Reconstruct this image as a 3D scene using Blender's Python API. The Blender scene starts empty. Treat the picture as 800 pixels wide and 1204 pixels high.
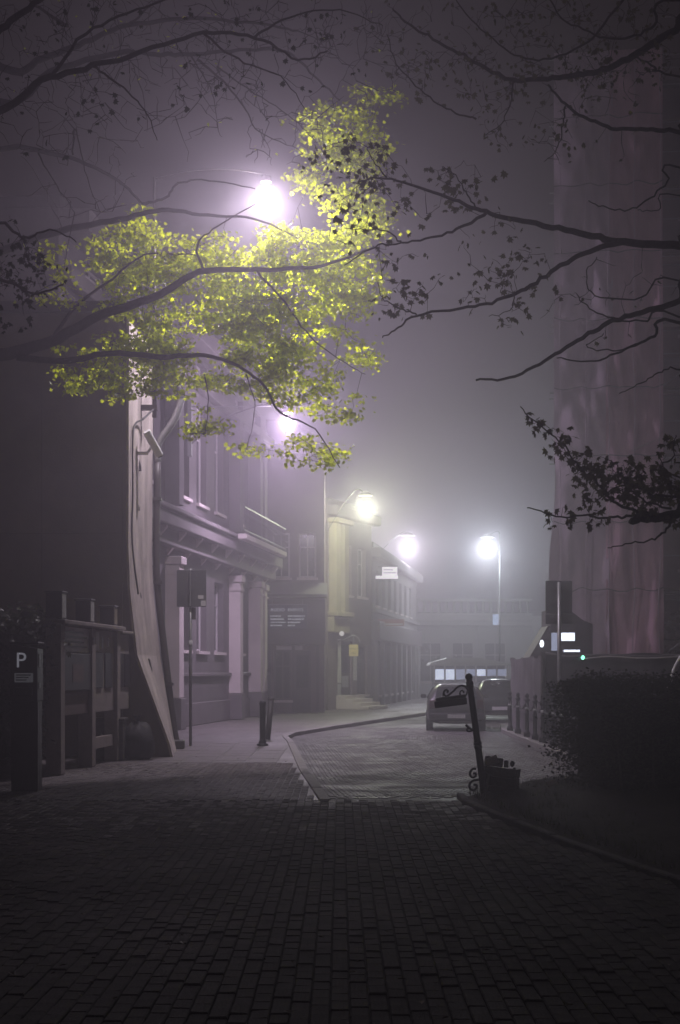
import bpy, math, random
import numpy as np
from mathutils import Vector, Matrix, Euler
PI = math.pi
SC = bpy.context.scene
COL = SC.collection
rnd = random.Random(7)

# ------------------------------------------------------------------ camera, world, exposure
F, CX, HY, EYE = 1800.0, 400.0, 788.0, 1.7          # focal length in photo pixels, centre column, horizon row, eye height
cam_d = bpy.data.cameras.new('camera')
cam = bpy.data.objects.new('camera', cam_d)
COL.objects.link(cam)
cam.location = (0, 0, EYE)
cam.rotation_euler = (PI / 2, 0, 0)
cam_d.sensor_fit = 'VERTICAL'
cam_d.sensor_height = 24.0
cam_d.lens = 24.0 * F / 1204.0
cam_d.shift_y = (HY - 602.0) / 1204.0
cam_d.clip_end = 2000
SC.camera = cam

world = bpy.data.worlds.new('World')
SC.world = world
world.use_nodes = True
wn = world.node_tree.nodes
wl = world.node_tree.links
bg = wn['Background']
sky = wn.new('ShaderNodeTexSky')
sky.sky_type = 'NISHITA'
sky.sun_disc = False
sky.sun_elevation = math.radians(-3.0)
sky.sun_rotation = math.radians(180)
sky.air_density = 1.5
sky.dust_density = 3.0
hsv = wn.new('ShaderNodeMixRGB')
hsv.blend_type = 'MULTIPLY'
hsv.inputs[0].default_value = 1
hsv.inputs[2].default_value = (1.0, 0.72, 0.72, 1)
wl.new(sky.outputs[0], hsv.inputs[1])
wl.new(hsv.outputs[0], bg.inputs[0])
bg.inputs[1].default_value = 0.12

vs = SC.view_settings
vs.view_transform = 'Standard'
vs.look = 'None'
vs.exposure = 0.15
vs.gamma = 1.0
cy = SC.cycles
cy.max_bounces = 6
cy.diffuse_bounces = 4
cy.glossy_bounces = 2
cy.transmission_bounces = 4
cy.volume_bounces = 0
cy.transparent_max_bounces = 16
cy.use_denoising = True
cy.sample_clamp_indirect = 4.0

LAMP_POWER = 1.0
FOG_DENSITY = 0.0122
FOG_G = 0.76

def at(px, py, Y):
    return Vector(((px - CX) / F * Y, Y, EYE - (py - HY) / F * Y))

# ------------------------------------------------------------------ mesh helpers
class MB:
    def __init__(s):
        s.v = []; s.f = []
    def add(s, vs_, fs):
        b = len(s.v)
        s.v += [tuple(p) for p in vs_]
        s.f += [tuple(b + i for i in f) for f in fs]
        return s
    def box(s, x0, x1, y0, y1, z0, z1, m=None, bev=0.0):
        if bev > 0:
            a = [(x0, y0), (x1, y0), (x1, y1), (x0, y1)]
            b = [(x0 + bev, y0 + bev), (x1 - bev, y0 + bev), (x1 - bev, y1 - bev), (x0 + bev, y1 - bev)]
            rings = [[(p[0], p[1], z0) for p in b], [(p[0], p[1], z0 + bev) for p in a],
                     [(p[0], p[1], z1 - bev) for p in a], [(p[0], p[1], z1) for p in b]]
            vs_ = [p for r in rings for p in r]
            fs = [(3, 2, 1, 0), (12, 13, 14, 15)]
            for k in range(3):
                for i in range(4):
                    j = (i + 1) % 4
                    fs.append((k * 4 + i, k * 4 + j, k * 4 + 4 + j, k * 4 + 4 + i))
        else:
            vs_ = [(x0, y0, z0), (x1, y0, z0), (x1, y1, z0), (x0, y1, z0), (x0, y0, z1), (x1, y0, z1), (x1, y1, z1), (x0, y1, z1)]
            fs = [(3, 2, 1, 0), (4, 5, 6, 7), (0, 1, 5, 4), (1, 2, 6, 5), (2, 3, 7, 6), (3, 0, 4, 7)]
        if m is not None:
            vs_ = [m @ Vector(p) for p in vs_]
        return s.add(vs_, fs)
    def tube(s, pts, radii, n=6, cap=True):
        pts = [Vector(p) for p in pts]
        if isinstance(radii, (int, float)):
            radii = [radii] * len(pts)
        ref = None
        vs_ = []
        for i, p in enumerate(pts):
            d = (pts[min(i + 1, len(pts) - 1)] - pts[max(i - 1, 0)])
            if d.length < 1e-9:
                d = Vector((0, 0, 1))
            d.normalize()
            if ref is None:
                ref = Vector((0, 0, 1)) if abs(d.z) < 0.9 else Vector((1, 0, 0))
            u = d.cross(ref)
            if u.length < 1e-6:
                u = d.cross(Vector((1, 0.3, 0)))
            u.normalize()
            w = u.cross(d).normalized()
            ref = w
            for k in range(n):
                a = 2 * PI * k / n
                vs_.append(p + (u * math.cos(a) + w * math.sin(a)) * radii[i])
        fs = []
        for i in range(len(pts) - 1):
            for k in range(n):
                j = (k + 1) % n
                fs.append((i * n + k, i * n + j, (i + 1) * n + j, (i + 1) * n + k))
        if cap:
            fs.append(tuple(range(n - 1, -1, -1)))
            fs.append(tuple((len(pts) - 1) * n + k for k in range(n)))
        return s.add(vs_, fs)
    def lathe(s, prof, n=12, c=(0, 0, 0)):
        vs_ = []
        for r, z in prof:
            for k in range(n):
                a = 2 * PI * k / n
                vs_.append((c[0] + r * math.cos(a), c[1] + r * math.sin(a), c[2] + z))
        fs = []
        for i in range(len(prof) - 1):
            for k in range(n):
                j = (k + 1) % n
                fs.append((i * n + k, i * n + j, (i + 1) * n + j, (i + 1) * n + k))
        fs.append(tuple(range(n - 1, -1, -1)))
        fs.append(tuple((len(prof) - 1) * n + k for k in range(n)))
        return s.add(vs_, fs)
    def prism(s, poly, a0, a1, axis='y'):
        n = len(poly)
        def P(p, a):
            return (p[0], a, p[1]) if axis == 'y' else ((a, p[0], p[1]) if axis == 'x' else (p[0], p[1], a))
        vs_ = [P(p, a0) for p in poly] + [P(p, a1) for p in poly]
        fs = [tuple(range(n - 1, -1, -1)), tuple(range(n, 2 * n))]
        for i in range(n):
            j = (i + 1) % n
            fs.append((i, j, n + j, n + i))
        return s.add(vs_, fs)
    def build(s, name, mat, parent=None, off=None, smooth=False, loc=None, rotz=0, **props):
        me = bpy.data.meshes.new(name)
        v = s.v
        if off is not None:
            v = [(p[0] - off[0], p[1] - off[1], p[2] - off[2]) for p in v]
        me.from_pydata(v, [], s.f)
        me.validate()
        if smooth:
            me.polygons.foreach_set('use_smooth', [True] * len(me.polygons))
        me.materials.append(mat)
        o = bpy.data.objects.new(name, me)
        COL.objects.link(o)
        if parent is not None:
            o.parent = parent
        if loc is not None:
            o.location = loc
        o.rotation_euler.z = rotz
        for k, val in props.items():
            o[k] = val
        return o

def fixn(o):
    import bmesh
    bm = bmesh.new()
    bm.from_mesh(o.data)
    bmesh.ops.recalc_face_normals(bm, faces=bm.faces)
    bm.to_mesh(o.data)
    bm.free()
    return o

def thing(name, label, cat, loc=(0, 0, 0), rotz=0, group=None):
    o = bpy.data.objects.new(name, None)
    COL.objects.link(o)
    o.location = loc
    o.rotation_euler.z = rotz
    o.empty_display_size = 0.2
    o['label'] = label
    o['category'] = cat
    if group:
        o['group'] = group
    return o

def tag(o, label, cat, group=None):
    o['label'] = label
    o['category'] = cat
    if group:
        o['group'] = group
    return o

def dup(o, parent=None):
    c = o.copy()
    COL.objects.link(c)
    if parent is not None:
        c.parent = parent
    for ch in list(o.children):
        dup(ch, c)
    return c

def twin(o, loc, parent=None, rot=None):
    c = o.copy()
    COL.objects.link(c)
    c.location = loc
    if parent is not None:
        c.parent = parent
    if rot is not None:
        c.rotation_euler = rot
    return c

def text(body, size, parent, loc, rot, mat, depth=0.006, align='CENTER', name='lettering'):
    cu = bpy.data.curves.new(name, 'FONT')
    cu.body = body
    cu.size = size
    cu.extrude = depth
    cu.align_x = align
    cu.align_y = 'CENTER'
    cu.materials.append(mat)
    tmp = bpy.data.objects.new('tmp', cu)
    COL.objects.link(tmp)
    bpy.context.view_layer.update()
    me = bpy.data.meshes.new_from_object(tmp.evaluated_get(bpy.context.evaluated_depsgraph_get()))
    bpy.data.objects.remove(tmp)
    o = bpy.data.objects.new(name, me)
    COL.objects.link(o)
    o.parent = parent
    o.location = loc
    o.rotation_euler = rot
    return o

def spline(pts, n=6):
    pts = [Vector(p) for p in pts]
    out = []
    for i in range(len(pts) - 1):
        p0 = pts[max(i - 1, 0)]; p1 = pts[i]; p2 = pts[i + 1]; p3 = pts[min(i + 2, len(pts) - 1)]
        for k in range(n):
            t = k / n
            out.append(0.5 * ((2 * p1) + (p2 - p0) * t + (2 * p0 - 5 * p1 + 4 * p2 - p3) * t * t + (3 * p1 - p0 - 3 * p2 + p3) * t ** 3))
    out.append(pts[-1])
    return out

# ------------------------------------------------------------------ materials
def new_mat(name):
    m = bpy.data.materials.new(name)
    m.use_nodes = True
    return m, m.node_tree.nodes, m.node_tree.links

def pmat(name, c1, c2=None, rough=0.8, scale=3.0, bump=0.0, bscale=40.0, metal=0.0, spec=0.5, island=0.0, rough2=None, stretch=None, coat=0.0):
    m, n, l = new_mat(name)
    b = n['Principled BSDF']
    b.inputs['Roughness'].default_value = rough
    b.inputs['Metallic'].default_value = metal
    b.inputs['Specular IOR Level'].default_value = spec
    if coat:
        b.inputs['Coat Weight'].default_value = coat
        b.inputs['Coat Roughness'].default_value = 0.08
    if c2 is None:
        c2 = tuple(x * 0.75 for x in c1)
    tc = n.new('ShaderNodeTexCoord')
    src = tc.outputs['Object']
    if stretch:
        mp = n.new('ShaderNodeMapping')
        mp.inputs['Scale'].default_value = stretch
        l.new(src, mp.inputs[0])
        src = mp.outputs[0]
    nz = n.new('ShaderNodeTexNoise')
    nz.inputs['Scale'].default_value = scale
    nz.inputs['Detail'].default_value = 6
    nz.inputs['Roughness'].default_value = 0.65
    l.new(src, nz.inputs['Vector'])
    rp = n.new('ShaderNodeValToRGB')
    rp.color_ramp.elements[0].position = 0.32
    rp.color_ramp.elements[1].position = 0.68
    rp.color_ramp.elements[0].color = (*c2, 1)
    rp.color_ramp.elements[1].color = (*c1, 1)
    l.new(nz.outputs['Fac'], rp.inputs[0])
    col = rp.outputs[0]
    if island > 0:
        g = n.new('ShaderNodeNewGeometry')
        mr = n.new('ShaderNodeMapRange')
        mr.inputs['To Min'].default_value = 1 - island
        mr.inputs['To Max'].default_value = 1 + island
        l.new(g.outputs['Random Per Island'], mr.inputs['Value'])
        mx = n.new('ShaderNodeMixRGB')
        mx.blend_type = 'MULTIPLY'
        mx.inputs[0].default_value = 1
        l.new(col, mx.inputs[1])
        l.new(mr.outputs[0], mx.inputs[2])
        col = mx.outputs[0]
    l.new(col, b.inputs['Base Color'])
    if rough2 is not None:
        r2 = n.new('ShaderNodeTexNoise')
        r2.inputs['Scale'].default_value = scale * 0.35
        r2.inputs['Detail'].default_value = 4
        l.new(src, r2.inputs['Vector'])
        mr2 = n.new('ShaderNodeMapRange')
        mr2.inputs['From Min'].default_value = 0.38
        mr2.inputs['From Max'].default_value = 0.62
        mr2.inputs['To Min'].default_value = rough
        mr2.inputs['To Max'].default_value = rough2
        l.new(r2.outputs['Fac'], mr2.inputs['Value'])
        l.new(mr2.outputs[0], b.inputs['Roughness'])
    if bump > 0:
        n2 = n.new('ShaderNodeTexNoise')
        n2.inputs['Scale'].default_value = bscale
        n2.inputs['Detail'].default_value = 5
        l.new(src, n2.inputs['Vector'])
        bp = n.new('ShaderNodeBump')
        bp.inputs['Strength'].default_value = bump
        bp.inputs['Distance'].default_value = 0.02
        l.new(n2.outputs['Fac'], bp.inputs['Height'])
        l.new(bp.outputs[0], b.inputs['Normal'])
    return m

def emat(name, col, strength, glass=False):
    m, n, l = new_mat(name)
    n.remove(n['Principled BSDF'])
    out = n['Material Output']
    e = n.new('ShaderNodeEmission')
    e.inputs[0].default_value = (*col, 1)
    e.inputs[1].default_value = strength
    if glass:
        t = n.new('ShaderNodeBsdfTransparent')
        a = n.new('ShaderNodeAddShader')
        l.new(t.outputs[0], a.inputs[0])
        l.new(e.outputs[0], a.inputs[1])
        l.new(a.outputs[0], out.inputs[0])
        m.cycles.emission_sampling = 'NONE'
    else:
        l.new(e.outputs[0], out.inputs[0])
    return m

def leaf_mat(name, dif, tr, w=0.6, var=0.35):
    m, n, l = new_mat(name)
    n.remove(n['Principled BSDF'])
    out = n['Material Output']
    g = n.new('ShaderNodeNewGeometry')
    mr = n.new('ShaderNodeMapRange')
    mr.inputs['To Min'].default_value = 1 - var
    mr.inputs['To Max'].default_value = 1 + var
    l.new(g.outputs['Random Per Island'], mr.inputs['Value'])
    def tint(c):
        x = n.new('ShaderNodeMixRGB')
        x.blend_type = 'MULTIPLY'
        x.inputs[0].default_value = 1
        x.inputs[1].default_value = (*c, 1)
        l.new(mr.outputs[0], x.inputs[2])
        return x.outputs[0]
    d = n.new('ShaderNodeBsdfDiffuse')
    t = n.new('ShaderNodeBsdfTranslucent')
    gl = n.new('ShaderNodeBsdfGlossy')
    gl.inputs['Roughness'].default_value = 0.45
    gl.inputs['Color'].default_value = (0.8, 0.8, 0.8, 1)
    l.new(tint(dif), d.inputs[0])
    l.new(tint(tr), t.inputs[0])
    mx = n.new('ShaderNodeMixShader')
    mx.inputs[0].default_value = w
    l.new(d.outputs[0], mx.inputs[1])
    l.new(t.outputs[0], mx.inputs[2])
    m2 = n.new('ShaderNodeMixShader')
    m2.inputs[0].default_value = 0.04
    l.new(mx.outputs[0], m2.inputs[1])
    l.new(gl.outputs[0], m2.inputs[2])
    l.new(m2.outputs[0], out.inputs[0])
    return m

M = {}
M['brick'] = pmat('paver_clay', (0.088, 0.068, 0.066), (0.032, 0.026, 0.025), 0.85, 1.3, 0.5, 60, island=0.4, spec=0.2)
M['litbrick'] = pmat('paver_clay_lamplit', (0.150, 0.126, 0.127), (0.095, 0.079, 0.08), 0.8, .9, 0.5, 60, island=0.3, spec=0.3, rough2=0.6)  # plaza clay lightened; lamplight on the pavement is put into the colour
M['joint'] = pmat('joint_sand', (0.045, 0.038, 0.036), (0.032, 0.027, 0.026), 0.95, 8)
M['slab'] = pmat('paver_slab', (0.145, 0.122, 0.126), (0.09, 0.077, 0.079), 0.6, 2.0, 0.4, 50, rough2=0.42)
M['walk'] = pmat('pavement_stone', (0.14, 0.12, 0.123), (0.088, 0.076, 0.078), 0.6, 1.5, 0.5, 30, rough2=0.4)
M['road'] = pmat('road_setts', (0.11, 0.10, 0.105), (0.065, 0.06, 0.062), 0.75, 1.6, 0.15, 30, rough2=0.5, spec=0.35)
M['sett'] = pmat('granite_sett', (0.12, 0.108, 0.112), (0.075, 0.066, 0.07), 0.7, 3, 0.3, 50, island=0.18, rough2=0.5, spec=0.4)
M['kerb'] = pmat('kerb_granite', (0.26, 0.24, 0.235), (0.16, 0.145, 0.14), 0.65, 5, 0.4, 60)
M['kerbdark'] = pmat('bed_edging', (0.10, 0.09, 0.085), (0.06, 0.053, 0.05), 0.85, 5, 0.5, 40)
M['ground'] = pmat('dark_ground', (0.07, 0.06, 0.058), (0.045, 0.04, 0.038), 0.9, 1.0)
M['soil'] = pmat('bed_soil', (0.05, 0.042, 0.034), (0.028, 0.024, 0.02), 0.95, 6, 1.0, 25)
M['grass'] = leaf_mat('grass_blade', (0.05, 0.06, 0.025), (0.08, 0.1, 0.03), 0.4)
M['gable'] = pmat('dark_render', (0.22, 0.165, 0.135), (0.13, 0.10, 0.085), 0.9, 0.8, 0.4, 30)
M['plaster'] = pmat('weathered_plaster', (0.72, 0.63, 0.60), (0.30, 0.255, 0.24), 0.9, 1.8, 0.7, 16, stretch=(1, 1, 0.38))
M['hole'] = pmat('dark_hollow', (0.02, 0.018, 0.018), None, 0.9)
M['facade'] = pmat('grey_render', (0.12, 0.104, 0.112), (0.075, 0.065, 0.07), 0.9, 1.0, 0.4, 20, stretch=(1, 1, 0.4))
M['stone'] = pmat('pale_stone', (0.62, 0.55, 0.54), (0.46, 0.405, 0.40), 0.85, 1.2, 0.3, 25)
M['stone_dark'] = pmat('sooty_stone', (0.15, 0.13, 0.138), (0.09, 0.078, 0.083), 0.85, 2, 0.4, 25)
M['shop'] = pmat('dark_shopfront', (0.07, 0.055, 0.065), (0.045, 0.036, 0.042), 0.6, 3)
M['umber'] = pmat('brown_render', (0.17, 0.13, 0.14), (0.11, 0.085, 0.09), 0.9, 1, 0.3, 20)
M['cream'] = pmat('cream_stone', (0.34, 0.29, 0.20), (0.22, 0.19, 0.13), 0.85, 2, 0.3, 20)
M['pale'] = pmat('pale_render', (0.42, 0.42, 0.41), (0.33, 0.33, 0.325), 0.85, 0.7, 0.2, 20)
M['roof'] = pmat('roof_slate', (0.08, 0.07, 0.075), (0.05, 0.045, 0.05), 0.7, 4, 0.3, 20)
M['frame'] = pmat('window_frame', (0.55, 0.52, 0.52), (0.42, 0.40, 0.40), 0.6, 6)
M['dframe'] = pmat('dark_frame', (0.07, 0.06, 0.06), None, 0.5, 6)
M['glass'] = pmat('dark_glass', (0.022, 0.022, 0.028), (0.014, 0.014, 0.018), 0.12, 2, spec=0.6)
M['iron'] = pmat('black_iron', (0.018, 0.017, 0.018), (0.01, 0.01, 0.01), 0.5, 12, 0.2, 60, metal=0.3)
M['steel'] = pmat('galvanised_steel', (0.42, 0.42, 0.43), (0.30, 0.30, 0.31), 0.45, 8, 0.1, 60, metal=0.7)
M['signback'] = pmat('sign_back', (0.10, 0.10, 0.105), (0.075, 0.075, 0.08), 0.55, 5, metal=0.2)
M['meter'] = pmat('meter_black', (0.014, 0.014, 0.018), (0.01, 0.01, 0.013), 0.45, 5)
M['white'] = pmat('white_print', (0.75, 0.75, 0.75), (0.62, 0.62, 0.62), 0.6, 9)
M['greylabel'] = pmat('grey_label', (0.42, 0.42, 0.44), (0.32, 0.32, 0.34), 0.5, 20)
M['stand'] = pmat('stand_concrete', (0.36, 0.31, 0.295), (0.24, 0.21, 0.20), 0.85, 4, 0.4, 30)
M['boardbrown'] = pmat('brown_board', (0.17, 0.12, 0.11), (0.11, 0.08, 0.075), 0.7, 3, stretch=(1, 1, 6))
M['lampbox'] = pmat('lamp_box', (0.05, 0.045, 0.05), None, 0.6, 5)
M['lamplit_side'] = pmat('lamp_box_lit_side', (0.55, 0.52, 0.50), (0.42, 0.40, 0.38), 0.5, 5)  # light on the boxes' street faces, put into the colour
M['poster'] = pmat('white_poster', (0.62, 0.60, 0.60), (0.50, 0.48, 0.48), 0.7, 6)
M['yellow'] = pmat('yellow_board', (0.62, 0.50, 0.20), (0.50, 0.40, 0.16), 0.6, 5)
M['blue'] = pmat('blue_board', (0.03, 0.035, 0.07), (0.024, 0.028, 0.055), 0.5, 5)
M['red'] = pmat('dull_red', (0.35, 0.12, 0.10), None, 0.6, 5)
M['net'] = pmat('scaffold_net', (0.70, 0.46, 0.53), (0.48, 0.31, 0.37), 0.9, 1.3, 0.9, 14, stretch=(1, 1, 0.15))
M['netgrey'] = pmat('scaffold_net_grey', (0.70, 0.58, 0.66), (0.48, 0.40, 0.455), 0.9, 1.3, 0.5, 60, stretch=(1, 1, 0.15))
M['brickred'] = pmat('old_facade', (0.26, 0.18, 0.17), (0.18, 0.125, 0.12), 0.9, 2, 0.4, 20)
M['plank'] = pmat('scaffold_plank', (0.22, 0.17, 0.12), (0.13, 0.1, 0.075), 0.9, 4, 0.4, 20)
M['tarp'] = pmat('black_tarp', (0.045, 0.038, 0.045), (0.03, 0.026, 0.03), 0.42, 3, 0.5, 8)
M['tarplit'] = pmat('lamplit_tarp', (0.15, 0.135, 0.145), (0.10, 0.09, 0.096), 0.6, 2, 0.5, 8)  # black tarp lightened; lamplight from the street is put into the colour
M['sheet'] = pmat('pale_sheet', (0.55, 0.51, 0.50), (0.36, 0.33, 0.33), 0.8, 3, 0.6, 8)
M['carpaint'] = pmat('car_paint_grey', (0.055, 0.05, 0.055), (0.05, 0.045, 0.05), 0.3, 2, metal=0.4, coat=0.8)
M['carpaint2'] = pmat('car_paint_dark', (0.03, 0.032, 0.036), None, 0.3, 2, metal=0.4, coat=0.8)
M['vanpaint'] = pmat('van_paint', (0.36, 0.35, 0.37), (0.32, 0.31, 0.33), 0.35, 2, coat=0.5)
M['tyre'] = pmat('tyre_rubber', (0.02, 0.02, 0.02), None, 0.85, 20)
M['taillight'] = pmat('tail_lens', (0.07, 0.015, 0.015), (0.05, 0.01, 0.01), 0.2, 20)
M['plate'] = pmat('plate_white', (0.7, 0.7, 0.68), (0.62, 0.62, 0.6), 0.5, 20)
M['bark'] = pmat('bark', (0.075, 0.06, 0.052), (0.04, 0.032, 0.028), 0.95, 9, 0.9, 30, stretch=(1, 1, 0.4))
M['leaf'] = leaf_mat('spring_leaf', (0.09, 0.14, 0.012), (0.76, 0.86, 0.008), 0.80)
M['leafdark'] = leaf_mat('bud_leaf', (0.085, 0.075, 0.045), (0.14, 0.13, 0.06), 0.5)
M['hedge'] = leaf_mat('hedge_leaf', (0.03, 0.036, 0.018), (0.04, 0.05, 0.02), 0.35)
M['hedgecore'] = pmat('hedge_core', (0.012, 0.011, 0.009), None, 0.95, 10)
M['crate'] = pmat('worn_crate', (0.13, 0.09, 0.075), (0.07, 0.05, 0.042), 0.85, 7, 0.5, 30)
M['paper'] = leaf_mat('thin_paper', (0.72, 0.69, 0.66), (0.75, 0.72, 0.68), 0.5, 0.1)
M['paper2'] = pmat('litter', (0.30, 0.26, 0.18), (0.14, 0.11, 0.07), 0.7, 30)
M['bag'] = pmat('black_plastic', (0.02, 0.018, 0.022), None, 0.75, 6, 0.6, 12)
M['graffiti'] = pmat('scribbled_box', (0.11, 0.10, 0.105), (0.03, 0.027, 0.028), 0.6, 7, stretch=(1, 1, 1.5))
M['win_lit'] = emat('lit_window', (0.75, 0.82, 1.0), 2.2)
M['win_dim'] = emat('dim_window', (0.62, 0.68, 0.95), 0.5)
M['win_warm'] = emat('warm_window', (1.0, 0.8, 0.55), 0.25)
M['green_lit'] = emat('green_led', (0.25, 1.0, 0.6), 3.0)
M['sign_lit'] = emat('lit_sign', (1.0, 0.95, 1.0), 1.2)
M['kiosk_lit'] = emat('kiosk_window_lit', (0.72, 0.8, 1.0), 1.3)
M['kiosk_dim'] = emat('kiosk_window_dim', (0.6, 0.68, 1.0), 0.45)
M['text_lit'] = emat('backlit_lettering', (0.85, 0.88, 1.0), 0.30)
M['p_glow'] = emat('letter_added_glow', (0.85, 0.85, 1.0), 0.13)  # added glow to make the letter show, no known lamp behind it
M['label_glow'] = emat('label_added_glow', (0.8, 0.8, 0.9), 0.035)  # added glow on the label, likewise without a known lamp

# ------------------------------------------------------------------ ground, road, pavements
mb = MB()
mb.add([(-75, -15, -0.20), (75, -15, -0.20), (75, 170, -0.20), (-75, 170, -0.20)], [(0, 1, 2, 3)])
ground = mb.build('ground', M['ground'], kind='structure')

# road: meets the plaza level at its near end and drops behind the kerb
mb = MB()
ys = [19.6, 20.4, 21.2, 22.2, 23.5, 25] + list(range(28, 150, 6))
xs = [-6, -4, -2, 0, 2, 4, 6, 9, 14, 22]
for y in ys:
    z = -0.012 if y < 20 else max(-0.11, -0.012 - 0.098 * min(1, (y - 20) / 4.0))
    for x in xs:
        mb.v.append((x, y, z))
for i in range(len(ys) - 1):
    for j in range(len(xs) - 1):
        a = i * len(xs) + j
        mb.f.append((a, a + 1, a + len(xs) + 1, a + len(xs)))
road = mb.build('road', M['road'], kind='structure')
# granite setts that stand proud on the bright stretch behind the bollard
mb = MB()
def sett(m, x, y, w, d, z0, h):
    dx = rnd.uniform(-.006, .006); t = rnd.uniform(-.002, .002)
    b = 0.012
    x0, x1, y0, y1 = x - w / 2 + dx, x + w / 2 + dx, y - d / 2, y + d / 2
    m.add([(x0, y0, z0), (x1, y0, z0), (x1, y1, z0), (x0, y1, z0),
           (x0 + b, y0 + b, z0 + h + t), (x1 - b, y0 + b, z0 + h + t * .3), (x1 - b, y1 - b, z0 + h - t), (x0 + b, y1 - b, z0 + h)],
          [(4, 5, 6, 7), (0, 1, 5, 4), (1, 2, 6, 5), (2, 3, 7, 6), (3, 0, 4, 7)])
kerb_pts = [(-0.19, 20.0), (-0.62, 26.2), (-1.2, 36.8), (-1.42, 39.6), (-1.3, 41.8), (-0.6, 45.0), (0.55, 50.0), (2.7, 58.5), (4.8, 66), (7.6, 76), (9.6, 84)]
def kerb_x(y):
    for (a, b), (c, d) in zip(kerb_pts, kerb_pts[1:]):
        if b <= y <= d:
            return a + (c - a) * (y - b) / (d - b)
    return kerb_pts[0][0]
n_s = 0
y = 20.6
row = 0
while y < 48:
    z0 = -0.014 - 0.098 * min(1, max(0, (y - 20)) / 4.0)
    x = kerb_x(y) + 0.12 + (row % 2) * 0.06
    while x < 4.4:
        if y > 24.5 or rnd.random() < (y - 19.6) / 1.8:
            sett(mb, x, y, 0.13, 0.15, z0, 0.012)
        x += 0.14
    y += 0.16
    row += 1
mb.build('sett_paving', M['sett'], road, kind='stuff')

# left pavement, following the kerb line round the bend
outl = [(-22, 19.99)] + kerb_pts + [(9.6, 150), (-22, 150)]
mb = MB()
n = len(outl)
mb.add([(x, y, -0.008) for x, y in outl] + [(x, y, -0.19) for x, y in outl],
       [tuple(range(n))] + [(i, n + i, n + (i + 1) % n, (i + 1) % n) for i in range(n)])
pav = mb.build('pavement', M['walk'], kind='structure')
kb = MB()
prev = None
def along(pts, step):
    out = []
    for (a, b), (c, d) in zip(pts, pts[1:]):
        L = math.hypot(c - a, d - b)
        k = max(1, round(L / step))
        for i in range(k):
            t0, t1 = i / k, (i + 1) / k
            out.append(((a + (c - a) * t0, b + (d - b) * t0), (a + (c - a) * t1, b + (d - b) * t1)))
    return out
def kerb_stones(pts, parent, mt='kerb', top=0.012, step=1.0, w=0.16, z0=-0.18):
    for (a, b) in along(pts, step):
        d = Vector((b[0] - a[0], b[1] - a[1], 0)); L = d.length; d.normalize()
        m = MB()
        m.box(0.006, L - 0.006, -w * .5, w * .5, z0, top + rnd.uniform(-.005, .005), bev=0.012)
        m.build('kerb_stone', M[mt], parent, loc=(a[0], a[1], 0), rotz=math.atan2(d.y, d.x))
kerb_stones(kerb_pts[:-2], pav)

# paving slabs on the pavement beyond the plaza
slab_me = None
y = 28.2
while y < 36.6:
    x = -3.55 + (0.3 if int(y * 10) % 2 else 0)
    while x + 0.55 < kerb_x(min(y + 0.6, 39)) - 0.12:
        if slab_me is None:
            m = MB(); m.box(0, 0.585, 0, 0.585, -0.03, 0.0, bev=0.008)
            o = m.build('paving_slab', M['slab'], pav, loc=(x, y, 0))
            slab_me = o
        else:
            o = twin(slab_me, (x, y, rnd.uniform(-.003, .004)))
        x += 0.6
    y += 0.6

# plaza of clay pavers: the nearest 300 bricks singly, the rest as one field
mb = MB()
mb.add([(-22, -14.9, -0.03), (22, -14.9, -0.03), (22, 19.98, -0.03), (-22, 19.98, -0.03)], [(0, 1, 2, 3)])
plaza = mb.build('plaza', M['joint'], kind='structure')
bed_edge = [(1.62, 20.6), (1.62, 19.6), (1.85, 17.6), (2.15, 15.4), (2.55, 13.0), (2.95, 11.0), (3.5, 8.6), (4.3, 6.0), (5.2, 3.0)]
def bed_x(y):
    for (a, b), (c, d) in zip(bed_edge, bed_edge[1:]):
        if d <= y <= b:
            return c + (a - c) * (y - d) / (b - d)
    return 1.62
field = MB(); field2 = MB()
proto = MB().box(-.0475, .0475, -.0975, .0975, -.045, 0, bev=.006)
first = None
cnt = 0
def bump_z(x, y):
    return 0.012 * math.sin(x * 1.3 + y * .55) * math.cos(y * .8 - x * .4)
row = 0
y = 5.0
near_b = []
while y < 19.9:
    half = 0.2222 * y + 0.9
    kx = -half - 0.1
    k0 = int(kx / 0.1)
    x = k0 * 0.1
    lim = min(half, bed_x(y) - 0.06)
    while x < lim:
        col_i = int(round(x / 0.1))
        yy = y + (0.1 if col_i % 2 else 0)
        vis = abs(x) < 0.2222 * yy + 0.02 and yy > 7.35
        near_b.append((yy, x, vis))
        x += 0.1
    y += 0.2
ordered = sorted(b for b in near_b if b[2])[:300]
oset = set((round(b[0], 3), round(b[1], 3)) for b in ordered)
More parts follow.
